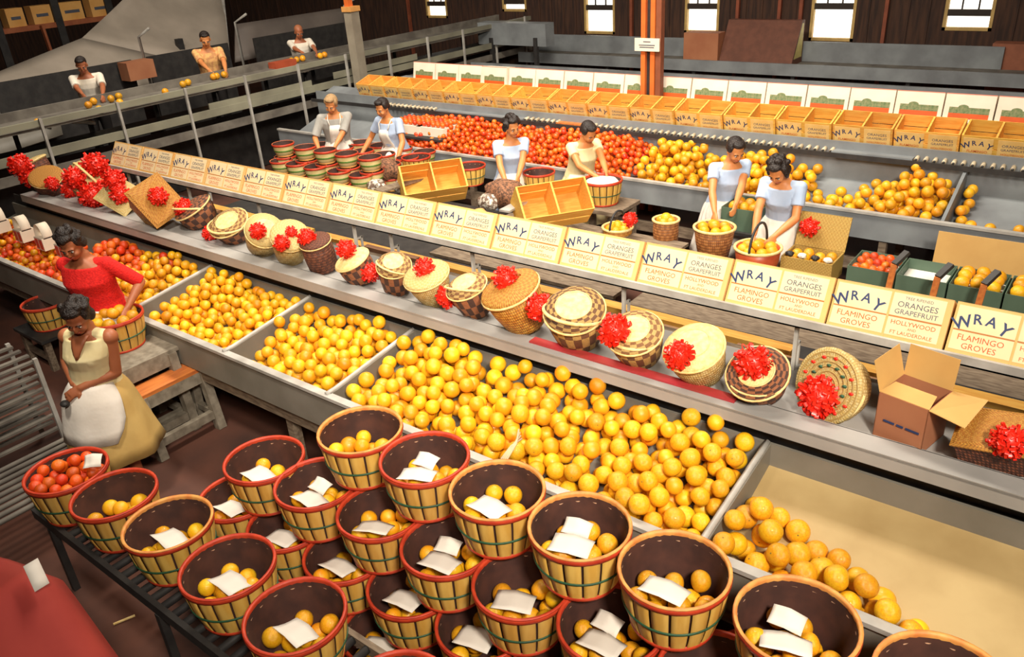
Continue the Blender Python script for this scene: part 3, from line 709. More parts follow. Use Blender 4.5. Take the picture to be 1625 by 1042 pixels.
# open citrus crates, two compartments
def crate(name, W=.60, D=.30, H=.26, prt=True, dark=False):
    t = thing(name, 'x', 'crate'); e = .018
    for sx in (-W/2, -e/2, W/2-e):
        MB().bb((sx, 0, 0), (sx+e, D, H)).build('end_board' if abs(sx) > .1 else 'partition', WOODP, t)
    m = MB(); 
    for z0, z1 in ((0, H*.48), (H*.52, H)): m.bb((-W/2, -.007, z0), (W/2, 0, z1)); m.bb((-W/2, D, z0), (W/2, D+.007, z1))
    m.build('side_slats', WOODP, t); MB().bb((-W/2, 0, -.006), (W/2, D, 0)).build('base_slats', WOODP, t)
    if prt:
        m = MB(); m.bb((-W/2+.02, -.009, .06), (-.02, -.0075, H-.02), 3); m.bb((.02, -.009, .06), (W/2-.02, -.0075, H-.02), 3)
        off = MB(); arch(off, -.15, .165, .18, 0, .075); ink(off, 'ORANGES', .042, .15, .165, 1, .006); ink(off, 'GRAPEFRUIT', .036, .15, .125, 1, .006); ink(off, 'FLAMINGO', .036, -.15, .085, 2, .006); ink(off, 'HOLLYWOOD', .03, .15, .08, 2, .006)
        off.v = [(a, b-.0085, c) for a, b, c in off.v]; o0 = len(m.v); m.v += off.v; m.f += [[o0+k for k in f] for f in off.f]; m.m += off.m; m.s += off.s; m.u += off.u
        m.build('printing', [INKB, INKG, INKO, CRL], t)
    return t
CRL = mat('crate_label_ground', (.84, .58, .22), (.76, .48, .15), rough=.7)
pc = crate('citrus_crate'); x = Yp(572, 140, 8.86).x+.25; i = 0
xc = []
x1c = Yp(1419, 225, 8.86).x+.3
k = int((x1c-x)/.615); xc = [x1c-.615*j for j in range(k, -3, -1)]
for i, x in enumerate(xc):
    o = pc if i == 0 else copy_tree(pc); o.location = (x, 8.875, 1.225); o.rotation_euler = (math.radians(17), 0, rnd.uniform(-.02, .02))
    tag(o, '%s open orange wooden crate from the left on the far roller shelf' % (ORD[i] if i < 20 else 'last'), 'crate', 'orange wooden crates on the far roller shelf')
MB().add([(FXL, 8.87, 1.18), (FXR, 8.87, 1.18), (FXR, 9.20, 1.295), (FXL, 9.20, 1.295), (FXL, 8.87, 1.205), (FXR, 8.87, 1.205), (FXR, 9.20, 1.31), (FXL, 9.20, 1.31)],
      [(3, 2, 1, 0), (4, 5, 6, 7), (0, 1, 5, 4), (1, 2, 6, 5), (2, 3, 7, 6), (3, 0, 4, 7)]).build('sloping_bed', GREYB, rs_)
# white cartons
pw = thing('white_carton', 'x', 'carton'); W_, H_ = .462, .285
m = MB(); m.bb((-W_/2, 0, 0), (W_/2, .20, H_)); m.bb((-W_/2, -.001, H_-.008), (W_/2, .0, H_), 1); m.build('box', [WHITEC, mat('pinkish_edge', (.78, .25, .16), rough=.7)], pw)
m = MB(); m.bb((-W_/2+.05, -.002, .09), (W_/2-.04, -.001, .15), 0); m.bb((-W_/2+.05, -.002, .035), (W_/2-.04, -.001, .09), 1)
m.lathe([(.05, 0), (.0001, .0005)], 12, 0, T(-.05, -.0015, .15) @ Matrix.Rotation(PI/2, 4, 'X'), sy=.55); m.build('printing', [GREENI, INKO], pw)
xw = [Yp(p, 120, 9.4).x for p in (650, 687, 725, 765, 805, 848, 893, 940, 985, 1045, 1098, 1157, 1218, 1283, 1350, 1425, 1505, 1590)]
pit = (xw[-1]-xw[4])/13
for i in range(18):
    x = xw[4]+pit*(i-4)+pit/2; o = pw if i == 0 else copy_tree(pw)
    o.location = (x, 9.40+(.0 if i != 3 else -.03), 1.452); o.rotation_euler = (math.radians(-12) if i != 3 else math.radians(-8), 0, rnd.uniform(-.03, .03)); 
    tag(o, '%s white carton with green and orange print from the left on the far ledge' % ORD[i], 'carton', 'white cartons on the far ledge')
# ------------------------------------------------------------------ column with a sign
P = Yp(1028, 100, 9.245); cl = thing('steel_column', 'orange twin-strip steel column rising behind the white cartons', 'column', (P.x, P.y, 0))
ORC = mat('orange_column_paint', (.72, .17, .03), (.58, .11, .02), rough=.5, scale=2); BRC = mat('brown_column_side', (.24, .07, .03), rough=.6)
m = MB(); m.bb((P.x-.10, P.y, 0), (P.x-.04, P.y+.09, ZC)); m.build('flange', ORC, cl); m = MB(); m.bb((P.x+.03, P.y, 0), (P.x+.09, P.y+.09, ZC)); m.build('flange', ORC, cl)
MB().bb((P.x-.04, P.y+.05, 0), (P.x+.03, P.y+.08, ZC)).build('web', DARK, cl); MB().bb((P.x+.10, P.y+.01, 0), (P.x+.17, P.y+.1, ZC)).build('side_board', BRC, cl)
S = Yp(1027, 71, P.y-.02); sg = MB(); sg.bb((S.x-.17, S.y-.01, S.z-.075), (S.x+.17, S.y+.01, S.z+.075)); 
for z, w in ((.03, .05), (-.01, .11), (-.035, .10)): sg.bb((S.x-w, S.y-.012, S.z+z), (S.x+w, S.y-.0095, S.z+z+.012), 1)
put(sg, 'sign_plate', [WHITEC, INKG], 'small cream sign plate fixed across the orange column', 'sign')
# pale timber post at the left
P = Yp(566, 80, 9.8); 
pt = thing('timber_post', 'pale grey timber post with orange cap beside the left conveyor', 'post', (P.x, P.y, 0))
PG = mat('pale_grey_post', (.33, .29, .22), (.24, .2, .15), rough=.7, scale=3)
MB().bb((P.x-.09, P.y-.09, 0), (P.x+.09, P.y+.09, 2.42)).build('post', PG, pt); MB().bb((P.x-.11, P.y-.11, 2.42), (P.x+.11, P.y+.11, 2.50)).build('cap', mat('orange_cap', (.75, .36, .10), rough=.6), pt)
MB().bb((P.x-.07, P.y-.07, 2.50), (P.x+.03, P.y+.03, ZC)).build('upper_post', ORC, pt)
# ------------------------------------------------------------------ left sorting conveyor, running away from the camera
cv = thing('sorting_conveyor', 'long grey two-deck sorting conveyor running away along the left', 'conveyor', (-11.6, 9, 0))
VX = -11.3; VY0, VY1 = 3.2, 15.3
OLV = mat('olive_grey_rail', (.30, .29, .21), (.20, .19, .14), rough=.6, scale=2)
def rail(z0, z1, y0=VY0, y1=VY1, x=VX, d=.05, mt=OLV, nm='rail'): MB().bb((x-d, y0, z0), (x, y1, z1)).build(nm, mt, cv)
rail(1.62, 1.70); rail(1.22, 1.33); rail(.98, 1.10, mt=GREYD); rail(1.33, 1.42, 7.0, 9.0, VX-.01, .02, OLV, 'guard_board'); rail(1.35, 1.46, 9.5, 11.6, VX-.01, .02, OLV, 'guard_board')
MB().bb((VX-.9, VY0, 1.57), (VX-.05, VY1, 1.60)).build('upper_belt', GREYD, cv)
MB().bb((VX-.9, VY0, 1.20), (VX-.05, VY1, 1.23)).build('lower_belt', DARK, cv)
MB().bb((VX-.95, VY0, 1.55), (VX-.9, VY1, 1.72)).build('rail', GREYD, cv)
for i in range(12):
    y = VY0+.3+i*1.05; MB().beam((VX+.015, y, 0), (VX+.015, y, 1.72), .035, .035).build('post', GREYL, cv); MB().beam((VX-.93, y, 0), (VX-.93, y, 1.6), .05).build('post', DARK, cv)
# dark enclosure boards below the deck
MB().bb((VX-.9, VY0, .02), (VX-.88, VY1, 1.0)).build('lower_board', DARK, cv)
pf = thing('worker_platform', 'dark raised platform where the men stand behind the left conveyor', 'platform', (-13, 9, 0))
MB().bb((-13.8, 3.2, .52), (-12.35, 13.0, .56)).build('deck', WALLM, pf)
for y in (3.4, 7, 10, 12.8): MB().bb((-13.8, y, 0), (-13.7, y+.1, .52)).build('leg', DARK, pf); MB().bb((-12.5, y, 0), (-12.4, y+.1, .52)).build('leg', DARK, pf)
# low wall of dark booths behind the men
bt = thing('booth_screen', 'dark sheet metal screens standing behind the men on the platform', 'screen', (-14.4, 9, .0))
for y0, y1 in ((5.2, 7.6), (7.9, 9.6), (10.2, 12.6)): MB().bb((-14.42, y0, .0), (-14.38, y1, 1.85)).build('screen_panel', DARK, bt)
for y in (5.2, 7.8, 9.8, 12.6): MB().tube([(-14.30, y, 0), (-14.30, y, 2.2), (-13.9, y, 2.35)], .025, 8).build('bent_pipe', GREYL, bt)
# big canvas hopper above and behind
hp = thing('sheet_hopper', 'huge grey sheet hopper sloping up behind the men at upper left', 'hopper', (-15.5, 8, 0))
def grid(P4, n=8, bow=0):
    a, b, c, d = [Vector(p) for p in P4]; return [[(a*(1-u)*(1-v)+b*u*(1-v)+c*u*v+d*(1-u)*v)+Vector((bow*math.sin(PI*u)*math.sin(PI*v), 0, 0)) for v in [j/n for j in range(n+1)]] for u in [i/n for i in range(n+1)]]
hx = -14.9
A = [Xp(-40, 125, hx-.6), Xp(205, -20, hx-2.2), Xp(352, -20, hx-2.2), Xp(368, 125, hx-.3)]
B = [Xp(-40, 125, hx-.6), Xp(368, 125, hx-.3), Xp(372, 160, hx), Xp(-60, 165, hx)]
MB().sheet(grid([Xp(-60, 140, hx-.6), Xp(130, 62, hx-1.2), Xp(368, 118, hx-.3), Xp(-40, 180, hx)], 8, .2), .03).build('lower_apron', CHUTE, hp)
MB().sheet(grid([Xp(130, 62, hx-1.2), Xp(215, -20, hx-2.2), Xp(352, -20, hx-2.2), Xp(368, 118, hx-.3)], 8, -.3), .03).build('sloping_sheet', CHUTE, hp)
a = Xp(352, -20, hx-2.15); b = Xp(368, 135, hx-.2); MB().beam(a, b, .06).build('edge_bar', GREYL, hp)
MB().sheet(grid([Xp(-60, 160, hx+.05), Xp(76, 122, hx+.05), Xp(100, 215, hx+.9), Xp(-40, 260, hx+.9)], 6), .03).build('side_panel', GREY, hp)
for y in (5.0, 9.5, 13): MB().beam((hx-1.0, y, 0), (hx-1.0, y, 1.9), .12).build('support', DARK, hp)
# second grey hood at top centre
A = [Xp(372, 40, -15.2), Xp(556, 12, -15.2), Xp(556, 60, -14.9), Xp(372, 100, -14.9)]
hd = put(MB().sheet(grid(A, 6), .05), 'metal_hood', mat('dim_hood', (.17, .14, .12), (.11, .09, .08), rough=.6, scale=1), 'dim grey metal hood hanging behind the older man at top centre', 'hood')
# loft of cartons at the extreme upper left
lf = thing('wall_rack', 'reddish wooden rack high on the left wall holding cartons', 'shelf', (-19, 9, 0))
RDW = mat('reddish_timber', (.42, .13, .05), (.30, .08, .03), rough=.7, scale=3)
a = Xp(-10, 34, -19); b = Xp(180, 36, -19); zt = (a.z+b.z)/2
MB().bb((-19.4, a.y, zt-.10), (-19.0, b.y+.3, zt)).build('shelf_board', RDW, lf)
for px in (-8, 93, 178): p = Xp(px, 30, -19); MB().bb((-19.02, p.y-.08, 0), (-18.98, p.y+.08, zt+.9)).build('upright', DARK, lf)
a_ = Xp(66, 40, -18.9); b_ = Xp(84, 92, -18.9); MB().beam(a_, (a_.x, b_.y, b_.z), .10, .05).build('brace', RDW, lf)
for i, (p0, p1) in enumerate(((8, 37), (50, 82), (97, 133), (146, 178))):
    p = Xp(p0, 20, -19.05); q = Xp(p1, 20, -19.05); m = MB(); m.bb((-19.35, p.y, zt), (-19.05, q.y, zt+.36)); m.bb((-19.049, p.y+.08, zt+.14), (-19.045, q.y-.08, zt+.2), 1)
    put(m, 'stored_carton', [CARTONO, INKG], '%s pale carton from the left on the high reddish rack' % ORD[i], 'carton', 'cartons on the high rack')
# carton pieces and a lone crate by the conveyor
p = Xp(243, 122, -13.6); put(MB().bb((-14.3, p.y-.2, 1.55), (-14.0, p.y+.3, 1.85)), 'small_carton', KRAFTD, 'small orange-brown carton standing behind the conveyor between two men', 'carton', None)
p = Xp(420, 103, -12.6); put(MB().bb((-12.15, p.y-.25, 1.60), (-11.95, p.y+.2, 1.70)), 'red_tray', mat('red_tray', (.45, .08, .03), rough=.6), 'flat red tray on the left conveyor between two men', 'tray')
for i, (px, py) in enumerate(((68, 219), (165, 199), (342, 112), (355, 116), (335, 106), (140, 166), (148, 160), (188, 152), (190, 162), (176, 156), (290, 133), (298, 130), (262, 145), (480, 92), (470, 90), (508, 88), (515, 86), (462, 94))):
    y = Zp(px, py, 1.66); x = y.x; x = min(-11.42, max(-12.15, x)); q = Xp(px, py, x); add_fruit('orange', (x, q.y, 1.602+.053), .053, 'single orange lying on the belt of the left conveyor', 'loose oranges on the left conveyor')
put(MB().tube([Xp(78, 205, -11.7)+Vector((0, 0, 0)), Xp(80, 190, -11.7), Xp(150, 195, -11.75)], .03, 8), 'pipe_frame', GREYL, 'bent pale pipe frame over the near end of the left conveyor', 'pipe')
# ------------------------------------------------------------------ far belts and things before the back wall
b2 = thing('belt_conveyor', 'long dull grey belt conveyor crossing behind the white cartons', 'conveyor', (-5, 13, 0))
MB().bb((-11.1, 12.9, .92), (3, 12.95, 1.10)).build('rail', GREYB, b2); MB().bb((-11.1, 12.95, .98), (3, 13.5, 1.0)).build('belt', DARK, b2)
for i in range(8): MB().beam((-10.8+i*1.9, 12.96, 0), (-10.8+i*1.9, 12.96, .92), .06).build('leg', DARK, b2)
b3 = thing('belt_conveyor', 'grey belt conveyor farthest back, under the windows', 'conveyor', (-5, 14.6, 0))
MB().bb((-11.1, 14.5, .86), (3, 14.55, 1.06)).build('rail', GREYB, b3); MB().bb((-11.1, 14.55, .98), (3, 15.2, 1.0)).build('belt', GREYD, b3)
MB().bb((-11.1, 15.2, .9), (-2.0, 15.24, 1.34)).build('back_board', GREYB, b3)
for i in range(8): MB().beam((-10.8+i*1.9, 14.6, 0), (-10.8+i*1.9, 14.6, .86), .06).build('leg', DARK, b3)
def boxpx(x0, y0, x1, y1, Y, dep, name, mt, label, cat):
    a = Yp(x0, y1, Y); b = Yp(x1, y0, Y); return put(MB().bb((a.x, Y, a.z), (b.x, Y+dep, b.z)), name, mt, label, cat)
a = Yp(1085, 90, 14.62); b = Yp(1141, 53, 14.62)
put(MB().bb((a.x, 14.60, 1.001), (b.x, 14.9, b.z)), 'brown_carton', KRAFTD, 'plain brown carton standing below the second bright window', 'carton')
a = Yp(1143, 90, 14.7); b = Yp(1262, 36, 14.7)
BRB_ = mat('brown_panel', (.16, .055, .03), (.12, .04, .022), rough=.7)
m = MB(); m.add([(a.x, 14.62, 1.002), (b.x, 14.62, 1.002), (b.x, 15.14, 1.002), (a.x, 15.14, 1.002), (a.x, 15.0, b.z), (b.x, 15.0, b.z), (b.x, 15.14, b.z), (a.x, 15.14, b.z)],
      [(3, 2, 1, 0), (4, 5, 6, 7), (0, 1, 5, 4), (2, 3, 7, 6), (3, 0, 4, 7)]); m.add([(b.x, 14.62, 1.002), (b.x, 15.14, 1.002), (b.x, 15.14, b.z), (b.x, 15.0, b.z), (b.x+.02, 14.62, 1.002), (b.x+.02, 15.14, 1.002), (b.x+.02, 15.14, b.z), (b.x+.02, 15.0, b.z)], [(0, 1, 2, 3), (7, 6, 5, 4), (0, 3, 7, 4), (3, 2, 6, 7)], 0)
m.add([(b.x+.021, 14.72, 1.1), (b.x+.021, 15.1, 1.1), (b.x+.021, 15.1, b.z-.05), (b.x+.021, 15.02, b.z-.05)], [(0, 1, 2, 3)], 1)
put(m, 'sloping_bin', [BRB_, mat('yellow_end_panel', (.80, .66, .22), rough=.6)], 'broad brown slope-front bin with a yellow end between two windows', 'bin')
a = Yp(1572, 92, 15.3); b = Yp(1640, 70, 15.3); put(MB().bb((a.x, 15.25, 0), (b.x, 15.55, b.z)), 'brown_chest', mat('dull_red_brown', (.30, .10, .05), rough=.7), 'dull red-brown chest against the back wall at far right', 'chest')
# grey machinery at top centre, beyond the post
mc = thing('grading_machine', 'dark grey machine casing beyond the far end of the left conveyor', 'machine', (-11, 14, 0))
for (x0, y0, x1, y1, Y) in ((760, 38, 865, 70, 13.9),):
    a = Yp(x0, y1, Y); b = Yp(x1, y0, Y); MB().bb((a.x, Y, a.z), (b.x, Y+.3, b.z)).build('casing', GREYB if x0 != 655 else GREYD, mc)
for px in (780, 850): a = Yp(px, 60, 13.9); MB().beam((a.x, 13.9, 0), a, .08).build('leg', DARK, mc)
# ------------------------------------------------------------------ gift baskets on the long shelf
STRAW = weave('straw_weave', (.82, .62, .26), (.70, .48, .16), 34, 12, gap=(.35, .2, .06))
STRAWL = weave('straw_lid_weave', (.92, .74, .34), (.84, .60, .20), 40, 14, gap=(.45, .28, .08), bump=.3)
ORW = weave('orange_wicker', (.90, .44, .065), (.74, .30, .035), 36, 14, gap=(.2, .06, .01))
BRW = weave('brown_wicker', (.30, .09, .04), (.17, .05, .025), 32, 12, gap=(.04, .015, .01))
PLAID = weave('plaid_weave', (.80, .52, .16), (.14, .05, .03), 22, 6, gap=(.3, .14, .04), plaid=True)
PLAIDR = weave('red_plaid_weave', (.62, .22, .08), (.09, .045, .03), 20, 7, gap=(.1, .03, .02), plaid=True)
CHECK = weave('cream_brown_weave', (.88, .60, .20), (.28, .10, .035), 20, 5, gap=(.4, .22, .08), plaid=True)
RUSH = mat('plain_straw', (.86, .66, .30), (.74, .50, .18), rough=.6, scale=30, stretch=(1, 1, 1), bump=.4, bscale=120)
FLOW = mat('coloured_straw', (.80, .40, .10), (.20, .22, .10), rough=.6, scale=25)
def bow_mesh(m, c, n, r, seed, mi=0):
    """gathered ribbon bow: many standing loops around a knot, n = facing direction"""
    g = random.Random(seed); n = Vector(n).normalized(); M = align(n); c = Vector(c)
    for k in range(84):
        t = k/84; el = math.acos(1-t*.98); az = k*2.39996+g.uniform(-.2, .2)
        d = Vector((math.sin(el)*math.cos(az), math.sin(el)*math.sin(az), math.cos(el))); L = r*g.uniform(.86, 1.04)
        sdir = d.cross(Vector((0, 0, 1)) if abs(d.z) < .9 else Vector((1, 0, 0))).normalized(); sdir = Matrix.Rotation(g.uniform(0, 3.1), 3, d) @ sdir
        w = r*.17; bd = sdir.cross(d).normalized(); ring = []
        for i in range(9):
            a = PI*i/8; p = d*(L*math.sin(a)**.7)+bd*(math.cos(a)*r*.13); ring.append(p)
        P = [[M @ (p+sdir*w*s)+c for s in (-.5, .5)] for p in ring]
        o = len(m.v); m.v += [tuple(p) for r_ in P for p in r_]
        for i in range(8): m.f.append([o+2*i, o+2*i+1, o+2*i+3, o+2*i+2]); m.m.append(mi); m.s.append(True); m.u.append([(0, 0)]*4)
    m.ell(c+n*r*.2, r*.66, mi, 12, k=7)
    return m
def ring_pts(R, z, n=28, sx=1, sy=1): return [(R*sx*math.cos(2*PI*i/n), R*sy*math.sin(2*PI*i/n), z) for i in range(n)]
SHZ = 1.116
def gift(bot, top, wt, wb, yb, ly, kind, bows, label, body=STRAW, lidm=STRAWL, handle=None, rect=False, shape='lid', hz=None):
    B = Zp(*bot, SHZ+.02); B.y = max(3.86, min(4.12, B.y)); ly *= .55; Tq = Yp(*top, B.y-ly); s = ppm(B); rt, rb = wt/2/ppm(Tq), wb/2/s
    B.z = SHZ; ax = Tq-B; h = ax.length; axn = ax.normalized(); tilt = math.acos(max(-1, min(1, axn.z)))
    B.z = SHZ+rb*math.sin(tilt)*.97; ax = Tq-B; h = ax.length; axn = ax.normalized()
    t = thing('gift_basket' if kind != 'hamper' else 'gift_hamper', label, 'basket', (B.x, B.y, SHZ))
    # frame: Z = axis, X roughly world X
    x = (Vector((1, 0, 0))-axn*axn.x).normalized(); y = axn.cross(x); M = Matrix((x, y, axn)).transposed().to_4x4(); M.translation = B
    m = MB(); seg = 4 if rect else 30
    if rect:
        q = math.sqrt(2)*.92; rot = Matrix.Rotation(PI/4, 4, 'Z'); M0 = M @ Matrix.Diagonal((1, rect, 1, 1)) @ rot
        m.lathe([(.001, 0), (rb*q*.9, 0), (rb*q, .01), (rt*q*.98, h*.9), (rt*q*.9, h*.9), (rb*q*.8, .02)], 4, 0, M0); m.s = [False]*len(m.s)
        m.build('body', body, t)
        l = MB(); l.lathe([(rt*q*1.02, h*.84), (rt*q*1.06, h*.92), (rt*q*.95, h*.97), (rt*q*.5, h*1.0), (.001, h*1.005)], 4, 0, M0); l.lathe([(rt*q*1.07, h*.88), (rt*q*1.09, h*.93), (rt*q*1.0, h*.95)], 4, 0, M0); l.s = [False]*len(l.s)
        l.build('lid', lidm, t)
    else:
        bul = (rt+rb)/2*1.06
        m.lathe([(.001, 0), (rb*.92, 0), (rb, h*.06), (bul, h*.5), (rt, h*.86), (rt*.93, h*.86), (rb*.8, .03)], 30, 0, M)
        m.build('body', body, t)
        if shape == 'lid':
            l = MB(); l.lathe([(rt*.98, h*.82), (rt*1.05, h*.84), (rt*1.06, h*.93), (rt*.98, h*.96), (rt*.6, h*1.02), (rt*.3, h*1.04), (.001, h*1.045)], 30, 0, M); l.build('lid', lidm, t)
            r_ = MB(); r_.tube([M @ Vector(p) for p in ring_pts(rt*1.05, h*.88)], rt*.05, 6, closed=True); r_.build('lid_rim', RUSH, t)
        elif shape == 'dome':
            l = MB(); l.lathe([(rt*.98, h*.80), (rt*1.05, h*.84), (rt*1.0, h*.92), (rt*.72, h*1.0), (rt*.6, h*1.02)], 30, 0, M); l.lathe([(rt*.6, h*1.02), (rt*.3, h*1.045), (.001, h*1.05)], 30, 1, M); l.build('lid', [lidm, RUSH], t)
            r_ = MB(); r_.tube([M @ Vector(p) for p in ring_pts(rt*1.04, h*.85)], rt*.045, 6, closed=True); r_.tube([M @ Vector(p) for p in ring_pts(rt*.6, h*1.02)], rt*.03, 6, closed=True); r_.build('lid_rim', RUSH, t)
        elif shape == 'flat':  # coiled round tray lid
            l = MB(); l.lathe([(rt, h*.9), (rt*1.06, h*.95), (rt*1.0, h*1.0), (rt*.5, h*.98), (.001, h*.98)], 30, 0, M); 
            for q in range(1, 8): l.tube([M @ Vector(p) for p in ring_pts(rt*q/7.5, h*.985)], rt*.028, 5, closed=True)
            l.build('lid', lidm, t)
            d_ = MB(); g = random.Random(5)
            for q in range(26):
                a = 2*PI*q/26; r0 = rt*(.55 if q % 2 else .78); p = M @ Vector((r0*math.cos(a), r0*math.sin(a), h*1.01)); d_.ell(p, (rt*.07, rt*.04, rt*.05), q % 2, 6, k=4)
            tag(d_.build('embroidery', [RED, GREENW], t), kind='stuff')
    if handle:
        hh, tlt = handle; m = MB(); P = []
        for i in range(17):
            a = PI*i/16; P.append(M @ Vector((rt*1.04*math.cos(a), math.sin(a)*hh*math.sin(tlt)*rt*-1, h*.8+math.sin(a)*hh*rt*math.cos(tlt))))
        m.tube(P, rt*.045, 6); P2 = [p+x*0+y*rt*.05 for p in P]; m.tube(P2, rt*.035, 6); m.build('handle', RUSH, t)
    cdir = (CAM-Tq).normalized()
    for k, (bx, by, bw) in enumerate(bows):
        # ribbon bow tied on where the sight line meets the lid or the side
        f = M.inverted(); o = f @ CAM; p = Yp(bx, by, B.y-ly); d = (f @ p)-o
        best = None
        for q in range(400):
            u = .86+q*.0007; w = o+d*u; rr = math.hypot(w.x, w.y)
            if 0 <= w.z <= h*1.04:
                rad = rb+(rt-rb)*w.z/h
                if rr < rad*1.06: best = w; break
        if best is None: best = f @ p
        wpos = M @ best; R = bw/2/ppm(wpos); nrm = (CAM-wpos).normalized()
        m = bow_mesh(MB(), wpos+nrm*R*.15, nrm, R*1.0, k*7+int(bx)); m.build('bow', RED, t)
    return t
G = gift
G((72, 292), (45, 255), 50, 40, 4.12, .12, 'b', [(32, 263, 40), (47, 281, 34)], 'pale-lidded gift basket with two red bows at the far left end of the shelf', BRW, STRAWL)
G((82, 305), (72, 278), 48, 40, 3.90, .10, 'b', [(82, 291, 24)], 'dark wicker gift basket with a red bow, second at the shelf left end', BRW, ORW, None)
G((150, 312), (142, 278), 62, 52, 4.02, .12, 'b', [(150, 262, 46), (118, 283, 40), (180, 285, 40), (146, 310, 46), (112, 303, 32), (165, 300, 34)], 'gift basket almost covered by six large red ribbon bows', ORW, STRAWL, (1.0, .3))
G((200, 328), (190, 309), 62, 46, 3.98, .12, 'hamper', [(191, 309, 36)], 'square cream hamper with one red bow on the flat lid', STRAW, STRAWL, None, .85)
G((245, 350), (250, 316), 72, 52, 3.95, .10, 'hamper', [(251, 311, 34)], 'square orange wicker hamper with a red bow, beside the cream hamper', ORW, ORW, None, .9)
G((325, 355), (303, 326), 60, 50, 4.0, .14, 'b', [(292, 330, 34)], 'red and black plaid gift basket with a red bow at its upper left', PLAIDR, PLAIDR, (1.05, .9))
G((378, 378), (360, 350), 62, 46, 3.96, .16, 'b', [(334, 371, 30)], 'plaid gift basket with cream domed lid and a small red bow low on the left', PLAIDR, CHECK, (1.1, 1.2), False, 'dome')
G((418, 398), (420, 362), 58, 48, 3.98, .16, 'b', [(409, 366, 30)], 'cream gift basket with coiled rings and a red bow on the lid', STRAW, STRAWL, (.9, 1.3), False, 'dome')
G((462, 412), (460, 370), 58, 46, 3.95, .16, 'b', [(447, 385, 30), (462, 368, 22)], 'cream flat-lidded gift basket between a ringed one and a dark one', STRAW, STRAWL, None, False, 'lid')
G((515, 425), (498, 378), 48, 46, 3.97, .12, 'b', [(487, 377, 34)], 'tall dark brown gift basket with a red bow on the left of its lid', BRW, BRW, None)
G((578, 445), (556, 408), 56, 48, 3.92, .14, 'b', [(549, 395, 34), (588, 432, 36)], 'plaid gift basket with yellow lid and two red bows, one upper one lower', PLAIDR, RUSH, None)
G((630, 460), (624, 415), 54, 44, 3.95, .16, 'b', [], 'bow-less plaid gift basket with cream top and tall handle', PLAIDR, CHECK, (1.2, .9), False, 'dome')
G((692, 478), (674, 432), 72, 46, 3.95, .16, 'b', [(674, 426, 38)], 'cream cone-shaped gift basket with a wide lid and central red bow', STRAW, STRAWL, None, False, 'lid')
G((752, 500), (737, 448), 66, 46, 3.93, .16, 'b', [(710, 470, 42)], 'striped plaid gift basket with handle and a red bow low on its left', PLAIDR, CHECK, (1.15, .9), False, 'dome')
G((832, 522), (806, 452), 94, 66, 3.92, .20, 'b', [(803, 443, 48)], 'tall orange wicker hamper with flared round lid and red bow in the middle', ORW, ORW, None, False, 'lid')
G((915, 545), (910, 485), 96, 72, 3.95, .22, 'b', [(856, 487, 50)], 'large yellow and brown plaid gift basket with handle and a red bow on its left', PLAID, PLAID, (1.15, 1.0), False, 'dome')
G((1010, 575), (1005, 522), 88, 66, 3.93, .20, 'b', [(975, 525, 60)], 'medium plaid gift basket with cream lid top, its red bow at upper left', PLAID, CHECK, (.9, 1.3), False, 'dome')
G((1108, 605), (1098, 545), 96, 70, 3.95, .22, 'b', [(1078, 563, 54)], 'straw gift basket with a large smooth pale lid and red bow lower left', STRAW, RUSH, None, False, 'dome')
G((1205, 630), (1200, 588), 96, 70, 3.93, .20, 'b', [(1195, 575, 66)], 'multicoloured dark gift basket with a wide red bow over its top', PLAIDR, PLAIDR, (.9, 1.4), False, 'dome')
G((1338, 635), (1312, 612), 118, 96, 3.93, .24, 'b', [(1300, 630, 74)], 'round embroidered straw basket leaning forward with a very big red bow', STRAW, STRAWL, (.9, 1.5), False, 'flat')
G((1580, 735), (1578, 680), 110, 100, 3.92, .12, 'hamper', [(1600, 700, 62)], 'brown wicker hamper with orange lid at the right end of the shelf', BRW, ORW, None, .8)
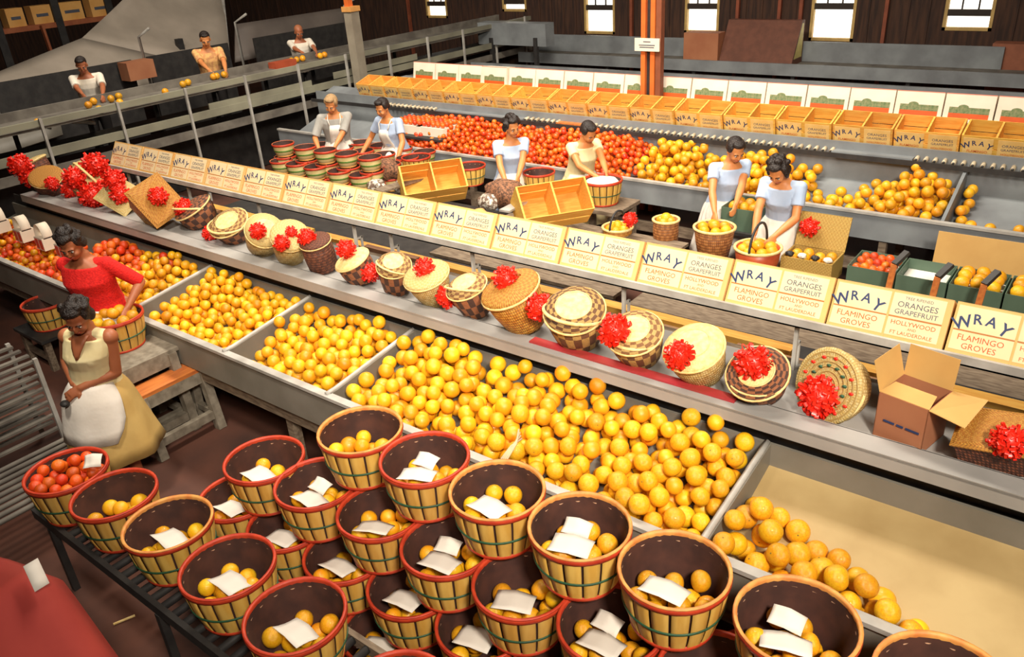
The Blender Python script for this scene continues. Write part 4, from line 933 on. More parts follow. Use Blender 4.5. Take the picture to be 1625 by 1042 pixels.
# open cardboard box
def open_box():
    P0 = Zp(1384, 690, SHZ); P1 = Zp(1460, 722, SHZ); P3 = Zp(1505, 700, SHZ)
    ex = (P1-P0); ex.z = 0; w = ex.length; ex.normalize(); ey = Vector((-ex.y, ex.x, 0)); dp = .25
    h = .26; t = thing('open_carton', 'open plain cardboard box with its flaps up, standing on the basket shelf', 'box', (P0.x, P0.y, SHZ))
    def q(a, b, c): return P0+ex*a+ey*b+Vector((0, 0, c+.001))
    m = MB()
    def plate(pts, th, mi=0):
        n = (Vector(pts[1])-Vector(pts[0])).cross(Vector(pts[3])-Vector(pts[0])).normalized()*th; p = [Vector(a) for a in pts]
        return m.add(p+[a+n for a in p], [(3, 2, 1, 0), (4, 5, 6, 7), (0, 1, 5, 4), (1, 2, 6, 5), (2, 3, 7, 6), (3, 0, 4, 7)], mi)
    plate([q(0, 0, 0), q(w, 0, 0), q(w, 0, h), q(0, 0, h)], -.004); plate([q(0, dp, 0), q(w, dp, 0), q(w, dp, h), q(0, dp, h)], .004)
    plate([q(0, 0, 0), q(0, dp, 0), q(0, dp, h), q(0, 0, h)], .004); plate([q(w, 0, 0), q(w, dp, 0), q(w, dp, h), q(w, 0, h)], -.004); plate([q(0, 0, 0), q(w, 0, 0), q(w, dp, 0), q(0, dp, 0)], .004)
    m.build('box', KRAFTD, t)
    fl = [([q(0, 0, h), q(0, dp, h), q(-.05, dp, h+.16), q(-.05, 0, h+.16)], .003),
          ([q(0, dp, h), q(w, dp, h), q(w, dp+.02, h+.17), q(0, dp+.02, h+.17)], .003),
          ([q(w, 0, h), q(w, dp, h), q(w+.17, dp-.02, h+.03), q(w+.17, .0, h-.02)], .003)]
    for pts, th in fl: m = MB(); plate(pts, th); m.build('flap', KRAFT, t)
    m = MB(); plate([q(0, .003, h), q(w, .003, h), q(w-.02, .12, h+.015), q(.02, .12, h+.015)], .003); m.build('flap', KRAFT, t)
    m = MB(); 
    for a, b in ((.04, .09), (.10, .13), (.14, .20)): plate([q(a*w/.22, -.0055, .11), q(b*w/.22, -.0055, .11), q(b*w/.22, -.0055, .122), q(a*w/.22, -.0055, .122)], .001)
    m.build('printing', INKB, t)
open_box()
# ------------------------------------------------------------------ fruit tubs in white carry cartons, far left bin
for i, (px, py) in enumerate(((6, 372), (38, 368), (66, 362), (98, 372))):
    y = 3.18; P = Yp(px, py, y); x = P.x; z0 = floorz(y)+.205
    m = MB(); w = .088
    m.bb((x-w, y-.07, z0), (x+w, y+.07, z0+.13)); m.bb((x-w*.85, y-.073, z0+.015), (x-.01, y-.0705, z0+.115), 1); m.bb((x+.012, y-.073, z0+.015), (x+w*.85, y-.0705, z0+.115), 1)
    P_ = [(x-w, y, z0+.12)]+[(x-w*math.cos(PI*k/10), y, z0+.14+.13*math.sin(PI*k/10)) for k in range(11)]+[(x+w, y, z0+.12)]
    m.sheet([[Vector(p)+Vector((0, s, 0)) for s in (-.05, .05)] for p in P_], .005)
    put(m, 'carry_carton', [WHITEC, mat('red_window', (.75, .04, .03), (.55, .02, .02), rough=.4, scale=30)], '%s white carry carton with arched handle and red windows from the left' % ORD[i], 'carton', 'white carry cartons in the left bin')
# ------------------------------------------------------------------ packing floor between the shelves
def table(name, label, x0, x1, y0, y1, z, mt=WOODB, top=.03, leg=.06):
    t = thing(name, label, 'table', ((x0+x1)/2, (y0+y1)/2, 0))
    MB().bb((x0, y0, z-top), (x1, y1, z)).build('table_top', mt, t)
    for x in (x0+leg, x1-leg):
        for y in (y0+leg, y1-leg): MB().beam((x, y, 0), (x, y, z-top), leg).build('leg', WOODB, t)
    MB().beam((x0+leg, y0+leg, z*.35), (x1-leg, y0+leg, z*.35), .03, .06).build('stretcher', WOODB, t)
    return t
# small peck baskets stacked at left
def peck():
    t = thing('peck_basket', 'x', 'basket', group='small peck baskets in the stack'); h, r1, r0 = .17, .145, .105
    PK = mat('pale_peck_veneer', (.92, .76, .36), (.82, .62, .22), rough=.6, scale=7, rand=.1)
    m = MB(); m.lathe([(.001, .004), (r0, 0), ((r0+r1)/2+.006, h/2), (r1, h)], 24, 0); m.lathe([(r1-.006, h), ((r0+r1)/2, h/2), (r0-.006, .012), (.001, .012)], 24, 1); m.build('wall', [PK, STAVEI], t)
    hoop(r1, h-.012, .03, .006).build('top_hoop', RIMR, t); hoop((r0+r1)/2+.005, h*.48, .022, .003).build('middle_hoop', mat('leaf_green_hoop', (.10, .22, .03), rough=.5), t)
    hoop(r0+.002, .012, .02, .004).build('bottom_hoop', RIMY, t); return t
pk = peck(); tz = 0.62
pb = Zp(455, 240, tz+.51); 
table('packing_table', 'long dark table carrying the stack of small peck baskets', -9.0, -5.35, 5.0, 6.9, tz, DARK)
pecks = []
for i, (px, py) in enumerate(((456, 225), (485, 232), (514, 238), (546, 244), (583, 250))): pecks.append((px, py, tz+.171*3, 'top row of five', i))
for i, (px, py) in enumerate(((452, 252), (472, 258), (501, 263), (535, 271), (567, 278))): pecks.append((px, py, tz+.171*2, 'front row of five under them', i))
pl = []
for (px, py, z, nm, i) in pecks: P = Zp(px, py, z); pl.append([P.x, P.y, z-.17, nm, i])
y_t = sum(p[1] for p in pl[:5])/5; y_b = sum(p[1] for p in pl[5:])/5
for p in pl[:5]: p[1] = y_t
for p in pl[5:]: p[1] = y_b
lower = [[p[0], p[1]-.02, tz+.002, 'lowest row', p[4]] for p in pl[5:]]
back = [[pl[k][0]-.03, y_t+.33*(j+1), tz+.171*2-.0, 'row %d behind' % j, k] for j in range(3) for k in range(5)]
back2 = [[pl[k][0], y_t+.0, tz+.171, 'inner row', k] for k in range(5)]+[[pl[k][0], y_t, tz+.002, 'inner', k] for k in range(5)]
first_ = True
for (x, y, z, nm, i) in pl+lower+back:
    o = pk if first_ else copy_tree(pk); first_ = False; o.location = (x, y, z+.003)
    lab = {'top row of five': '%s small green-banded peck basket from the left in the top row', 'front row of five under them': '%s small green-banded peck basket from the left in the row below the top', 'lowest row': '%s small peck basket from the left in the lowest row, behind the cartons'}.get(nm)
    if lab: o['label'] = lab % ORD[i]
    else: o['label'] = '%s small empty peck basket from the left in the %s row behind the stack front' % (ORD[i], ORD[int(nm.split()[1])])
    if nm.startswith('row'): o.location.z = tz+.003+.17
for (x, y, z, nm, i) in [[p[0], p[1], tz+.003, 'u', p[4]] for p in back]+[[p[0], p[1], tz+.17+.003, 'u', p[4]] for p in pl[:5]]+[[p[0], p[1], tz+.003, 'u', p[4]] for p in pl[:5]]:
    o = copy_tree(pk); o.location = (x, y, z); o['label'] = 'small peck basket at the bottom of the stack, under the others'; o['group'] = 'hidden peck baskets'
# main packing table
table('packing_table', 'broad worn packing table in the middle of the floor, heaped with crates and baskets', -5.3, -3.2, 5.3, 6.7, .74, WOODB)
table('packing_table', 'low packing table at right under the green boxes and straw baskets', -3.15, 0.6, 5.0, 6.75, .62, WOODB)
# big tilted open crates
def bigcrate(px, py, z, w, label, rz=.5, rx=.5):
    o = crate('x', w, .34, .30, False); P = Zp(px, py, z); o.name = 'field_crate'; o.location = P; o.rotation_euler = (rx, 0, rz); return tag(o, label, 'crate')
o = bigcrate(690, 322, .86, .70, 'open orange field crate tipped forward, left of the middle', .95, .8)
o = bigcrate(878, 360, .86, .72, 'open orange field crate tipped forward, behind the lettered cartons at centre', .95, .8)
P = Zp(690, 290, .95); 
put(MB().beam(Zp(600, 303, 1.08), Zp(700, 272, 1.08), .16, .02), 'grey_board', WOODB, 'wide pale grey board lying across the first tipped crate', 'board')
put(MB().beam(Zp(800, 335, 1.08), Zp(868, 300, 1.08), .12, .02), 'grey_board', GREYL, 'pale grey board beside the second tipped crate', 'board')
# heap of crumpled wrapping between
def crumple(c, r, seed, mt, name, label, cat, squash=.7):
    g = random.Random(seed); m = MB(); ph = [g.uniform(0, 6) for _ in range(6)]
    m.lathe([(math.sin(PI*i/14)+1e-4, -math.cos(PI*i/14)) for i in range(15)], 22, 0, T(c) @ Matrix.Diagonal((r, r*.8, r*squash, 1)), wob=lambda a, v: .16*math.sin(3*a+ph[0]+5*v)+.12*math.sin(7*a+ph[1]-9*v)+.07*math.sin(13*a+ph[2]+17*v))
    return put(m, name, mt, label, cat)
CLEAR = mat('cellophane', (.62, .58, .50), (.18, .12, .09), rough=.2, scale=22, contrast=(.45, .55)); STRW = mat('brown_excelsior', (.36, .16, .08), (.10, .05, .03), rough=.8, scale=40, contrast=(.4, .6), bump=1)
for i, (px, py, r, mt, nm, lab, cat) in enumerate(((612, 262, .20, STRW, 'excelsior_bundle', 'brown bundle of wood-wool right of the peck baskets', 'packing material'), (640, 282, .13, CLEAR, 'cellophane_heap', 'crumpled clear wrapping lying before the grey board', 'wrapping'), (596, 280, .12, CLEAR, 'cellophane_heap', 'upright twist of pale wrapping beside the last peck basket', 'wrapping'),
    (800, 300, .22, STRW, 'excelsior_bundle', 'brown bundle of wood-wool between the two tipped crates', 'packing material'), (775, 305, .13, CLEAR, 'cellophane_heap', 'twist of clear wrapping left of the brown wood-wool at centre', 'wrapping'), (835, 292, .08, PAPER, 'paper_sheet', 'small crumpled white paper by the centre bushel baskets', 'paper'), (760, 320, .09, KRAFT, 'paper_sheet', 'crumpled brown paper at the foot of the centre wood-wool', 'paper'))):
    P = Zp(px, py, .95); c = Vector((P.x, P.y, .745+r*.72)); crumple(c, r, i, mt, nm, lab, cat, .72)
# bushel baskets standing there
def basket_at(px, py, zr, red, label, s=.85, group=None):
    P = Zp(px, py, zr); o = place_basket(red, (P.x, P.y, zr-BH*s), label, group or 'bushel baskets on the packing floor', rnd.uniform(0, 6), (0, 0), s); return o
for i, (px, py, lab) in enumerate(((700, 262, 'small-looking bushel basket behind the first tipped crate'), (746, 262, 'yellow bushel basket standing right of the first tipped crate'), (660, 248, 'bushel basket half hidden left of the woman with white bib apron'), (855, 272, 'bushel basket before the dark-haired woman in pale blue'))):
    basket_at(px, py, 1.0, True, lab, .8)
wb_ = basket_at(956, 284, 1.06, True, 'bushel basket lined with white cloth beside the woman in cream', .92); P = wb_.location
m = MB(); m.lathe([(.19, .0), (.16, .035), (.09, .05), (.0001, .055)], 24, 0, T(P.x, P.y, 1.015), wob=lambda a, v: .05*math.sin(6*a)); put(m, 'white_cloth', PAPER, 'white cloth spread over the basket beside the woman in cream', 'cloth')
table('work_stand', 'grey stand carrying the cloth-lined bushel basket', P.x-.32, P.x+.32, P.y-.26, P.y+.26, P.z-.001, WOODB, .04)
# straw baskets with grapefruit
TW = weave('tan_wicker', (.66, .26, .07), (.46, .16, .04), 30, 14, gap=(.12, .04, .01))
def straw(px, py, zr, rt, rb, h, mt, label, fruit=6, kind='orange', handle=False, rim=RUSH, bow=None, ztab=None):
    P = Zp(px, py, zr); z0 = zr-h; t = thing('fruit_basket', label, 'basket', (P.x, P.y, z0)); m = MB(); M = T(P.x, P.y, z0)
    m.lathe([(.001, 0), (rb, 0), ((rt+rb)/2*1.03, h*.5), (rt, h), (rt-.012, h), ((rt+rb)/2, h*.5), (rb-.012, .015), (.001, .015)], 30, 0, M); m.build('body', mt, t)
    m = MB(); m.tube([M @ Vector(p) for p in ring_pts(rt, h)], .014, 6, closed=True); m.build('rim', rim, t)
    if handle: m = MB(); m.tube([M @ Vector((0, -rt*math.cos(PI*k/14), h+rt*1.1*math.sin(PI*k/14))) for k in range(15)], .012, 6); m.build('handle', DARK, t)
    if bow: m = bow_mesh(MB(), Yp(bow[0], bow[1], P.y-rt*.3), (CAM-P).normalized(), bow[2]/2/ppm(P), 9); m.build('bow', RED, t)
    g = random.Random(int(px)); n = 0
    for k in range(fruit):
        a = 2*PI*k/max(fruit-1, 1); rr = (rt-.075) if k < fruit-1 else 0
        add_fruit(kind, (P.x+rr*math.cos(a), P.y+rr*math.sin(a), z0+h-.02+(.0 if rr else .035)), .054, 'yellow orange in the '+label.split(',')[0], 'oranges in the '+label.split(',')[0])
    return P, z0
straw(980, 360, .80, .15, .12, .17, ORW, 'small dark-handled fruit basket with red bow, right of the tipped crate', 6, handle=True, bow=(1000, 348, 26))
straw(1057, 348, .92, .125, .115, .30, TW, 'tall narrow tan fruit basket, standing behind the cartons', 5)
straw(1134, 360, .92, .19, .14, .30, TW, 'wide tan fruit basket with grapefruit, in front of the woman in blue', 7)
straw(1203, 392, .90, .20, .16, .22, mat('red_pan', (.55, .10, .03), (.40, .06, .02), rough=.4), 'red fruit basket being filled by the nearest woman in blue', 8, handle=True)
# yellow hamper with open lid
P = Zp(1290, 400, .86); t = thing('open_hamper', 'yellow wicker hamper with raised lid and red bow, right of nearest blue woman', 'hamper', (P.x, P.y, .64)); YW = weave('yellow_wicker', (.86, .58, .14), (.72, .44, .09), 30, 14, gap=(.3, .16, .04))
m = MB(); m.bb((P.x-.22, P.y-.16, .64), (P.x+.22, P.y-.145, .84)); m.bb((P.x-.22, P.y+.145, .64), (P.x+.22, P.y+.16, .84)); m.bb((P.x-.22, P.y-.145, .64), (P.x-.205, P.y+.145, .84)); m.bb((P.x+.205, P.y-.145, .64), (P.x+.22, P.y+.145, .84)); m.bb((P.x-.205, P.y-.145, .64), (P.x+.205, P.y+.145, .655)); m.build('body', YW, t)
m = MB(); m.add([(P.x-.22, P.y+.165, .84), (P.x+.22, P.y+.165, .84), (P.x+.22, P.y+.27, 1.12), (P.x-.22, P.y+.27, 1.12), (P.x-.22, P.y+.18, .84), (P.x+.22, P.y+.18, .84), (P.x+.22, P.y+.285, 1.12), (P.x-.22, P.y+.285, 1.12)], [(0, 1, 2, 3), (7, 6, 5, 4), (0, 4, 5, 1), (1, 5, 6, 2), (2, 6, 7, 3), (3, 7, 4, 0)], 0, None, [[(0, 0), (1, 0), (1, 1), (0, 1)]]*6); m.build('lid', YW, t)
m = bow_mesh(MB(), (P.x-.10, P.y+.17, 1.02), (.1, -.9, .4), .095, 3); m.build('bow', RED, t)
for k in range(8): add_fruit('orange', (P.x-.15+.1*(k % 4), P.y-.06+.11*(k//4), .80+.02*(k % 2)), .05, 'yellow orange inside the open yellow hamper', 'oranges in the open yellow hamper')
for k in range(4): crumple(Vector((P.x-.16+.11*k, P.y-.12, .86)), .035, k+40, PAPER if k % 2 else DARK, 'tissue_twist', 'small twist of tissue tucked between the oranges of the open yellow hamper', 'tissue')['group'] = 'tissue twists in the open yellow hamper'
# green boxes
GRN = mat('green_cardboard', (.10, .16, .11), (.07, .12, .08), rough=.6, scale=2)
gb = thing('green_box', 'x', 'box', group='green cardboard boxes in a row on the packing table'); bw, bd, bh = .37, .40, .22
m = MB(); m.bb((0, 0, 0), (bw, .006, bh)); m.bb((0, bd-.006, 0), (bw, bd, bh)); m.bb((0, .006, 0), (.006, bd-.006, bh)); m.bb((bw-.006, .006, 0), (bw, bd-.006, bh)); m.bb((.006, .006, 0), (bw-.006, bd-.006, .006)); m.build('box', GRN, gb)
MB().bb((.01, .01, .006), (bw-.01, bd-.01, .13)).build('lining', PAPER, gb)
g0 = Zp(1345, 421, .86)
spec = [('tangerine', 12), ('none', 0), ('orange', 8), ('orange', 8), ('orange', 8)]
first_ = True
for i in range(5):
    o = gb if first_ else copy_tree(gb); first_ = False; x0 = g0.x+i*.385; y0 = g0.y; o.location = (x0, y0, .64)
    what = ['bright red tangerines', 'empty dark inside', 'wrapped grapefruit', 'yellow grapefruit', 'oranges at the far right'][i]
    o['label'] = 'green cardboard box with %s, %s from left in its row' % (what, ORD[i])
    kd, n = [('tangerine', 15), (None, 0), ('orange', 9), ('orange', 9), ('orange', 9)][i]
    if kd:
        c_ = 5 if kd == 'tangerine' else 3; r_ = .036 if kd == 'tangerine' else .055
        for k in range(n):
            a, b = k % c_, k//c_; add_fruit(kd, (x0+.02+r_+(bw-.04-2*r_)*a/(c_-1), y0+.03+r_+(bd-.06-2*r_)*b/2, .64+.13+r_+.012*((a+b) % 2)+.03), r_, 'fruit packed in the %s green box from the left' % ORD[i], 'fruit in the %s green box' % ORD[i])
P = Zp(1570, 392, 1.0)
m = MB(); m.add([(P.x-.45, P.y+.35, .63), (P.x+.6, P.y+.35, .63), (P.x+.6, P.y+.40, .93), (P.x-.45, P.y+.40, .93), (P.x-.45, P.y+.36, .63), (P.x+.6, P.y+.36, .63), (P.x+.6, P.y+.41, .93), (P.x-.45, P.y+.41, .93)], [(0, 1, 2, 3), (7, 6, 5, 4), (0, 4, 5, 1), (1, 5, 6, 2), (2, 6, 7, 3), (3, 7, 4, 0)])
put(m, 'box_lid', KRAFT, 'long pale cardboard lid leaning up behind the green boxes', 'lid')
for i, (px, py) in enumerate(((1412, 437), (1480, 458), (1553, 470))):
    P = Zp(px, py, .9); m = MB(); m.beam((P.x, P.y-.02, .63), (P.x+.02, P.y, 1.0), .045, .03); m.beam((P.x+.02, P.y, 1.0), (P.x+.08, P.y+.1, 1.08), .05, .03, 1); put(m, 'handle_strap', [PLANK, DARK], '%s upright wooden handle with dark grip from the left between green boxes' % ORD[i], 'handle')
# green box held by the standing woman in blue
P = Zp(1178, 330, 1.0); o = copy_tree(gb); o.location = (P.x-.17, P.y-.1, .80); o['label'] = 'green box of grapefruit held up by the standing woman in blue'; del o['group']
for k in range(6): add_fruit('orange', (P.x-.17+.08+.1*(k % 3), P.y+.02+.14*(k//3), .80+.13+.07), .055, 'yellow orange in the green box held by the standing woman in blue', 'oranges in the held green box')
table('small_stand', 'small dark stand under the held green box', P.x-.2, P.x+.24, P.y-.14, P.y+.32, .799, DARK)
for i, (px, py) in enumerate(((590, 245), (612, 238), (640, 215), (688, 190), (660, 186))):
    P = Zp(px, py, .86)
# field boxes of tangerines at far left back
for i, (px, py) in enumerate(((658, 192), (694, 196))):
    P = Zp(px, py, 1.12); m = MB(); m.bb((P.x-.26, P.y-.18, .98), (P.x+.26, P.y+.18, 1.10)); put(m, 'white_tray', WHITEC, '%s white tray of tangerines at the left end of the far trough' % ORD[i], 'tray')
    for k in range(24): add_fruit('tangerine', (P.x-.22+.088*(k % 6), P.y-.13+.085*(k//6), 1.138), .036, 'red tangerine in the %s white tray at the left end of the far trough' % ORD[i], 'tangerines in the %s white tray' % ORD[i])
    MB
table('tray_stand', 'dark stand under the two white trays of tangerines', Zp(658, 192, 1.12).x-.3, Zp(694, 196, 1.12).x+.3, Zp(676, 194, 1.12).y-.3, Zp(676, 194, 1.12).y+.3, .979, DARK)
# ------------------------------------------------------------------ benches in front of the bins (left), basket of the woman in red
def bench(label, a, b, z, w, top, legs=WOODB):
    """plank bench running away from the camera between picture points a (near) and b (far)"""
    A = Zp(*a, z); B = Zp(*b, z); t = thing('bench', label, 'bench', ((A.x+B.x)/2, (A.y+B.y)/2, 0))
    x = (A.x+B.x)/2; m = MB(); m.bb((x-w/2, A.y, z-.03), (x+w/2, B.y, z)); m.build('seat_plank', top, t)
    MB().bb((x-w/2-.0, A.y+.04, z-.13), (x-w/2+.03, B.y-.04, z-.03)).build('apron_board', legs, t); MB().bb((x+w/2-.03, A.y+.04, z-.13), (x+w/2, B.y-.04, z-.03)).build('apron_board', legs, t)
    for y in (A.y+.05, B.y-.07):
        for s in (-1, 1): MB().beam((x+s*(w/2-.02), y, z-.03), (x+s*(w/2+.05), y, 0), .07).build('leg', legs, t)
        MB().beam((x-w/2-.03, y, .14), (x+w/2+.03, y, .14), .05).build('stretcher', legs, t)
    for s in (-1, 1): MB().beam((x+s*(w/2+.03), A.y+.05, .14), (x+s*(w/2+.03), B.y-.07, .14), .05, .07).build('stretcher', legs, t)
    return t, x, A.y, B.y
GW = mat('grey_bench_timber', (.30, .26, .20), (.18, .15, .11), rough=.75, scale=5, stretch=(3, 3, 3))
b1, bx1, _, _ = bench('wooden bench with an orange plank top standing before the third bin', (202, 628), (322, 572), .56, .20, PLANK, GW)
BZ2 = .73
A = Zp(185, 508, .80); 
b2_, bx2, _, _ = bench('grey bench under the basket of the woman in red', (168, 590), (250, 535), BZ2, .42, GW, GW)
PB_ = Zp(180, 500, BZ2+.27)
o = place_basket(True, (PB_.x, PB_.y, BZ2), 'bushel basket being filled by the woman in red', 'baskets by the women at left', 1., (0, 0), .95)
BKR = o.location.copy()
for k in range(9):
    a = 2*PI*k/8; rr = .14 if k < 8 else 0; add_fruit('orange', (BKR.x+rr*math.cos(a), BKR.y+rr*math.sin(a), BZ2+.25+(.035 if not rr else 0)), .05, 'small yellow orange in the basket of the woman in red', 'oranges in the basket of the woman in red')
o = basket_at(70, 478, .60, True, 'bushel basket half hidden behind the woman in cream at far left', .9)
MB
P = o.location; table('low_stand', 'low dark stand under the half hidden basket at far left', P.x-.3, P.x+.3, P.y-.25, P.y+.25, P.z-.001, DARK)
# tangerines in near-left basket
x, y = Lrow[0]; g = np.random.default_rng(5); P = np.zeros((0, 4)); tr_ = 0
while len(P) < 46 and tr_ < 500:
    tr_ += 1; r = g.uniform(.034, .040); K = 24; a = g.uniform(0, 6.28, K); zmin = .16; rad = np.sqrt(g.uniform(0, 1, K))*(.215-r); xs_, ys_ = rad*np.cos(a), rad*np.sin(a); zz = np.full(K, zmin+r)
    if len(P):
        d2 = (xs_[:, None]-P[:, 0])**2+(ys_[:, None]-P[:, 1])**2; s = (P[:, 3]+r)**2; zz = np.maximum(zz, np.where(d2 < s, P[:, 2]+np.sqrt(np.maximum(s-d2, 0)), -9).max(1))
    k = int(np.argmin(zz)); 
    if zz[k]+r > .345-.1*(rad[k]/.2)**2*.5: continue
    P = np.vstack([P, (xs_[k], ys_[k], zz[k], r)])
for a, b, c, r in P: add_fruit('tangerine', (x+a, y+b, ZB_+c), r, 'orange-red tangerine heaped in the nearest-left bushel basket', 'tangerines in the leftmost basket on the low bench')
leaflet((x+.16, y+.10, ZB_+.345), .8, .09, .07, .5, 'small white paper sticking out of the leftmost basket of tangerines')
# slatted racks at the left edge
rk = thing('slatted_rack', 'grey slatted trolley rack at the left edge behind the near baskets', 'rack', (-5.6, .9, 0))
e0 = Zp(60, 572, .85); rx0 = e0.x; ry1 = e0.y
for i, z in enumerate((.84, .72, .60, .48, .36, .24)):
    for dx in (0, -.14, -.28, -.42): MB().bb((rx0+dx-.04, ry1-1.2, z), (rx0+dx, ry1, z+.018)).build('slat', GREYD, rk)
for y in (ry1-1.15, ry1-.02):
    for x in (rx0-.46, rx0+.01): MB().beam((x, y, 0), (x, y, .88), .03).build('upright', GREYL, rk)
rc = thing('roller_track', 'low grey roller track running in from the left edge beside the tangerine basket', 'conveyor', (-5.0, .9, 0))
e1 = Zp(112, 692, .42)
for i in range(9): x = e1.x-.0+i*.075; MB().tube([(x, ry1-1.3, .42), (x, e1.y, .42)], .018, 8).build('roller', GREYD, rc)
for y in (ry1-1.3, e1.y): MB().bb((e1.x-.05, y-.015, .36), (e1.x+.66, y+.015, .44)).build('rail', GREYD, rc)
for y in (ry1-1.28, e1.y-.03):
    for x in (e1.x, e1.x+.6): MB().beam((x, y, 0), (x, y, .36), .03).build('leg', DARK, rc)
# red cloth bundle close to the camera, and the white card on it
def redcloth():
    a = Zp(66, 893, 1.3); m = MB(); P = []
    top = a; g = random.Random(2)
    for i in range(17):
        u = i/16; row = []
        for j in range(17):
            v = j/16; x = top.x-.50+u*1.12; y = top.y-.75+v*.80
            h = 1.30-.35*max(0, (x-top.x))*2.1-.28*max(0, top.x-x)-.12*max(0, top.y-y)+.015*math.sin(9*u+4*v)+.012*math.sin(14*v)
            e = max(0, v-.86)*1.2+max(0, u-.9)*1.5; row.append((x, y, h-e))
        P.append(row)
    m.sheet(P, .01); put(m, 'red_cloth', mat('soft_red_cloth', (.42, .045, .03), (.34, .03, .022), rough=.8, scale=3), 'soft red cloth draped over a bundle at the lower left corner', 'cloth')
    c = Vector((top.x+.07, top.y-.05, 1.312)); m = MB(); m.sheet([[(c.x+u*.05, c.y+v*.03-.01*u, c.z-.035*u) for v in (-1, 0, 1)] for u in (-1, -.3, .4, 1)], .002); put(m, 'white_card', PAPER, 'small bright white card resting on top of the red cloth', 'card')
    put(MB().bb((top.x-.5, top.y-.7, 0), (top.x+.05, top.y-.08, .90)), 'dark_crate', DARK, 'dark crate under the red cloth at lower left', 'crate')
redcloth()
a = Zp(180, 990, .012); b = Zp(214, 976, .012); put(MB().beam(a, b, .012, .008), 'thin_slat', RUSH, 'thin pale wooden slat lying at the lower left beside the red cloth', 'slat')
# twig end among the fruit
a = Zp(795, 728, 1.0); b = Zp(828, 696, 1.03); m = MB()
for k in range(4): m.tube([a+Vector((.01*k, .005*k, 0)), (a+b)/2+Vector((.004*k, .01*k, .02)), b+Vector((-.012*k, .008*k, .012*k))], .006, 5)
put(m, 'straw_twist', mat('pale_straw_twist', (.62, .50, .30), rough=.7), 'pale twist of straw lying on the grapefruit of the longest bin', 'straw')
# ------------------------------------------------------------------ people
SK_L = mat('warm_skin', (.62, .29, .14), (.56, .24, .11), rough=.5, scale=6)
SK_D = mat('brown_skin', (.42, .14, .06), (.36, .11, .045), rough=.5, scale=6)
SK_M = mat('tan_skin', (.68, .27, .09), (.60, .22, .07), rough=.5, scale=6)
HAIR = mat('dark_hair', (.022, .012, .009), (.010, .006, .005), rough=.5, scale=60, bump=1.0, bscale=90)
HAIRG = mat('greying_hair', (.50, .33, .16), (.38, .22, .10), rough=.6, scale=50, bump=1.0)
EYEW = mat('eye_white', (.75, .70, .62), rough=.3); EYED = mat('eye_dark', (.02, .012, .01), rough=.2); LIP = mat('lip', (.42, .07, .04), rough=.4)
LBLUE = mat('pale_blue_cotton', (.46, .56, .74), (.38, .48, .66), rough=.8, scale=5, bump=.3, bscale=14)
CREAM = mat('cream_cotton', (.84, .73, .42), (.76, .63, .32), rough=.8, scale=5, bump=.3, bscale=14)
SKIRTY = mat('mustard_skirt', (.60, .40, .13), (.50, .31, .09), rough=.8, scale=4, bump=.3, bscale=10)
WHC = mat('white_apron_cotton', (.88, .82, .74), (.78, .71, .62), rough=.8, scale=5, bump=.4, bscale=14)
REDK = mat('red_knit', (.80, .012, .008), (.58, .006, .005), rough=.85, scale=60, bump=.6, bscale=80)
GREYS = mat('grey_shirt', (.42, .41, .38), (.32, .31, .28), rough=.8, scale=5)
WHS = mat('white_shirt', (.84, .77, .66), (.74, .66, .54), rough=.8, scale=5, bump=.3, bscale=12)
CHKS = mat('checked_shirt', (.80, .45, .16), (.62, .30, .12), rough=.8, scale=18, contrast=(.45, .55))
TROU = mat('dark_trousers', (.04, .035, .035), rough=.8); SHOE = mat('shoe', (.05, .03, .02), rough=.5)
def V3(*a): return Vector(a)
def ik(a, b, l1, l2, pole):
    d = b-a; L = min(d.length, (l1+l2)*.995); dn = d.normalized(); b2 = a+dn*L
    c = (l1*l1-l2*l2+L*L)/(2*L); h = math.sqrt(max(l1*l1-c*c, 0)); p = (pole-dn*pole.dot(dn)).normalized(); return a+dn*c+p*h, b2
def remesh(o, vox, smooth=4, f=.6):
    r = o.modifiers.new('skin', 'REMESH'); r.mode = 'VOXEL'; r.voxel_size = vox; r.use_smooth_shade = True
    if smooth: s = o.modifiers.new('smooth', 'SMOOTH'); s.iterations = smooth; s.factor = f
def hand(m, w, d, n, s, side, curl=.5):
    """palm, four unequal bent fingers and a thumb from the side of the palm. w wrist, d pointing, n palm normal"""
    d = d.normalized(); n = (n-d*n.dot(d)).normalized(); x = d.cross(n)*side
    m.tube([w-d*.02*s, w+d*.02*s, w+d*.06*s, w+d*.088*s], [.024*s, .033*s, .038*s, .034*s], 10, flat=.42, ref=x)
    for k, (o, L) in enumerate(((-.028, .064), (-.010, .074), (.009, .070), (.027, .056))):
        b = w+d*.082*s+x*o*s; c = curl*(1+.08*k); p = [b]; dd = d+x*o*2.5; dd.normalize()
        for q, (l, a) in enumerate(((.42, .35), (.32, .9), (.26, 1.5))):
            v = dd*math.cos(c*a)+n*math.sin(c*a); p.append(p[-1]+v*L*l*s)
        m.tube([p[0]-dd*.012*s]+p[0:], [.0095*s, .0092*s, .0088*s, .0082*s, .0065*s], 7)
    b = w+d*.025*s-x*.030*s; p1 = b+(-x*.75+d*.75+n*.25).normalized()*.032*s; p2 = p1+(-x*.25+d*.9+n*.45).normalized()*.030*s
    m.tube([b, p1, p2, p2+(d*.9+n*.5).normalized()*.018*s], [.014*s, .0115*s, .0105*s, .0075*s], 7)
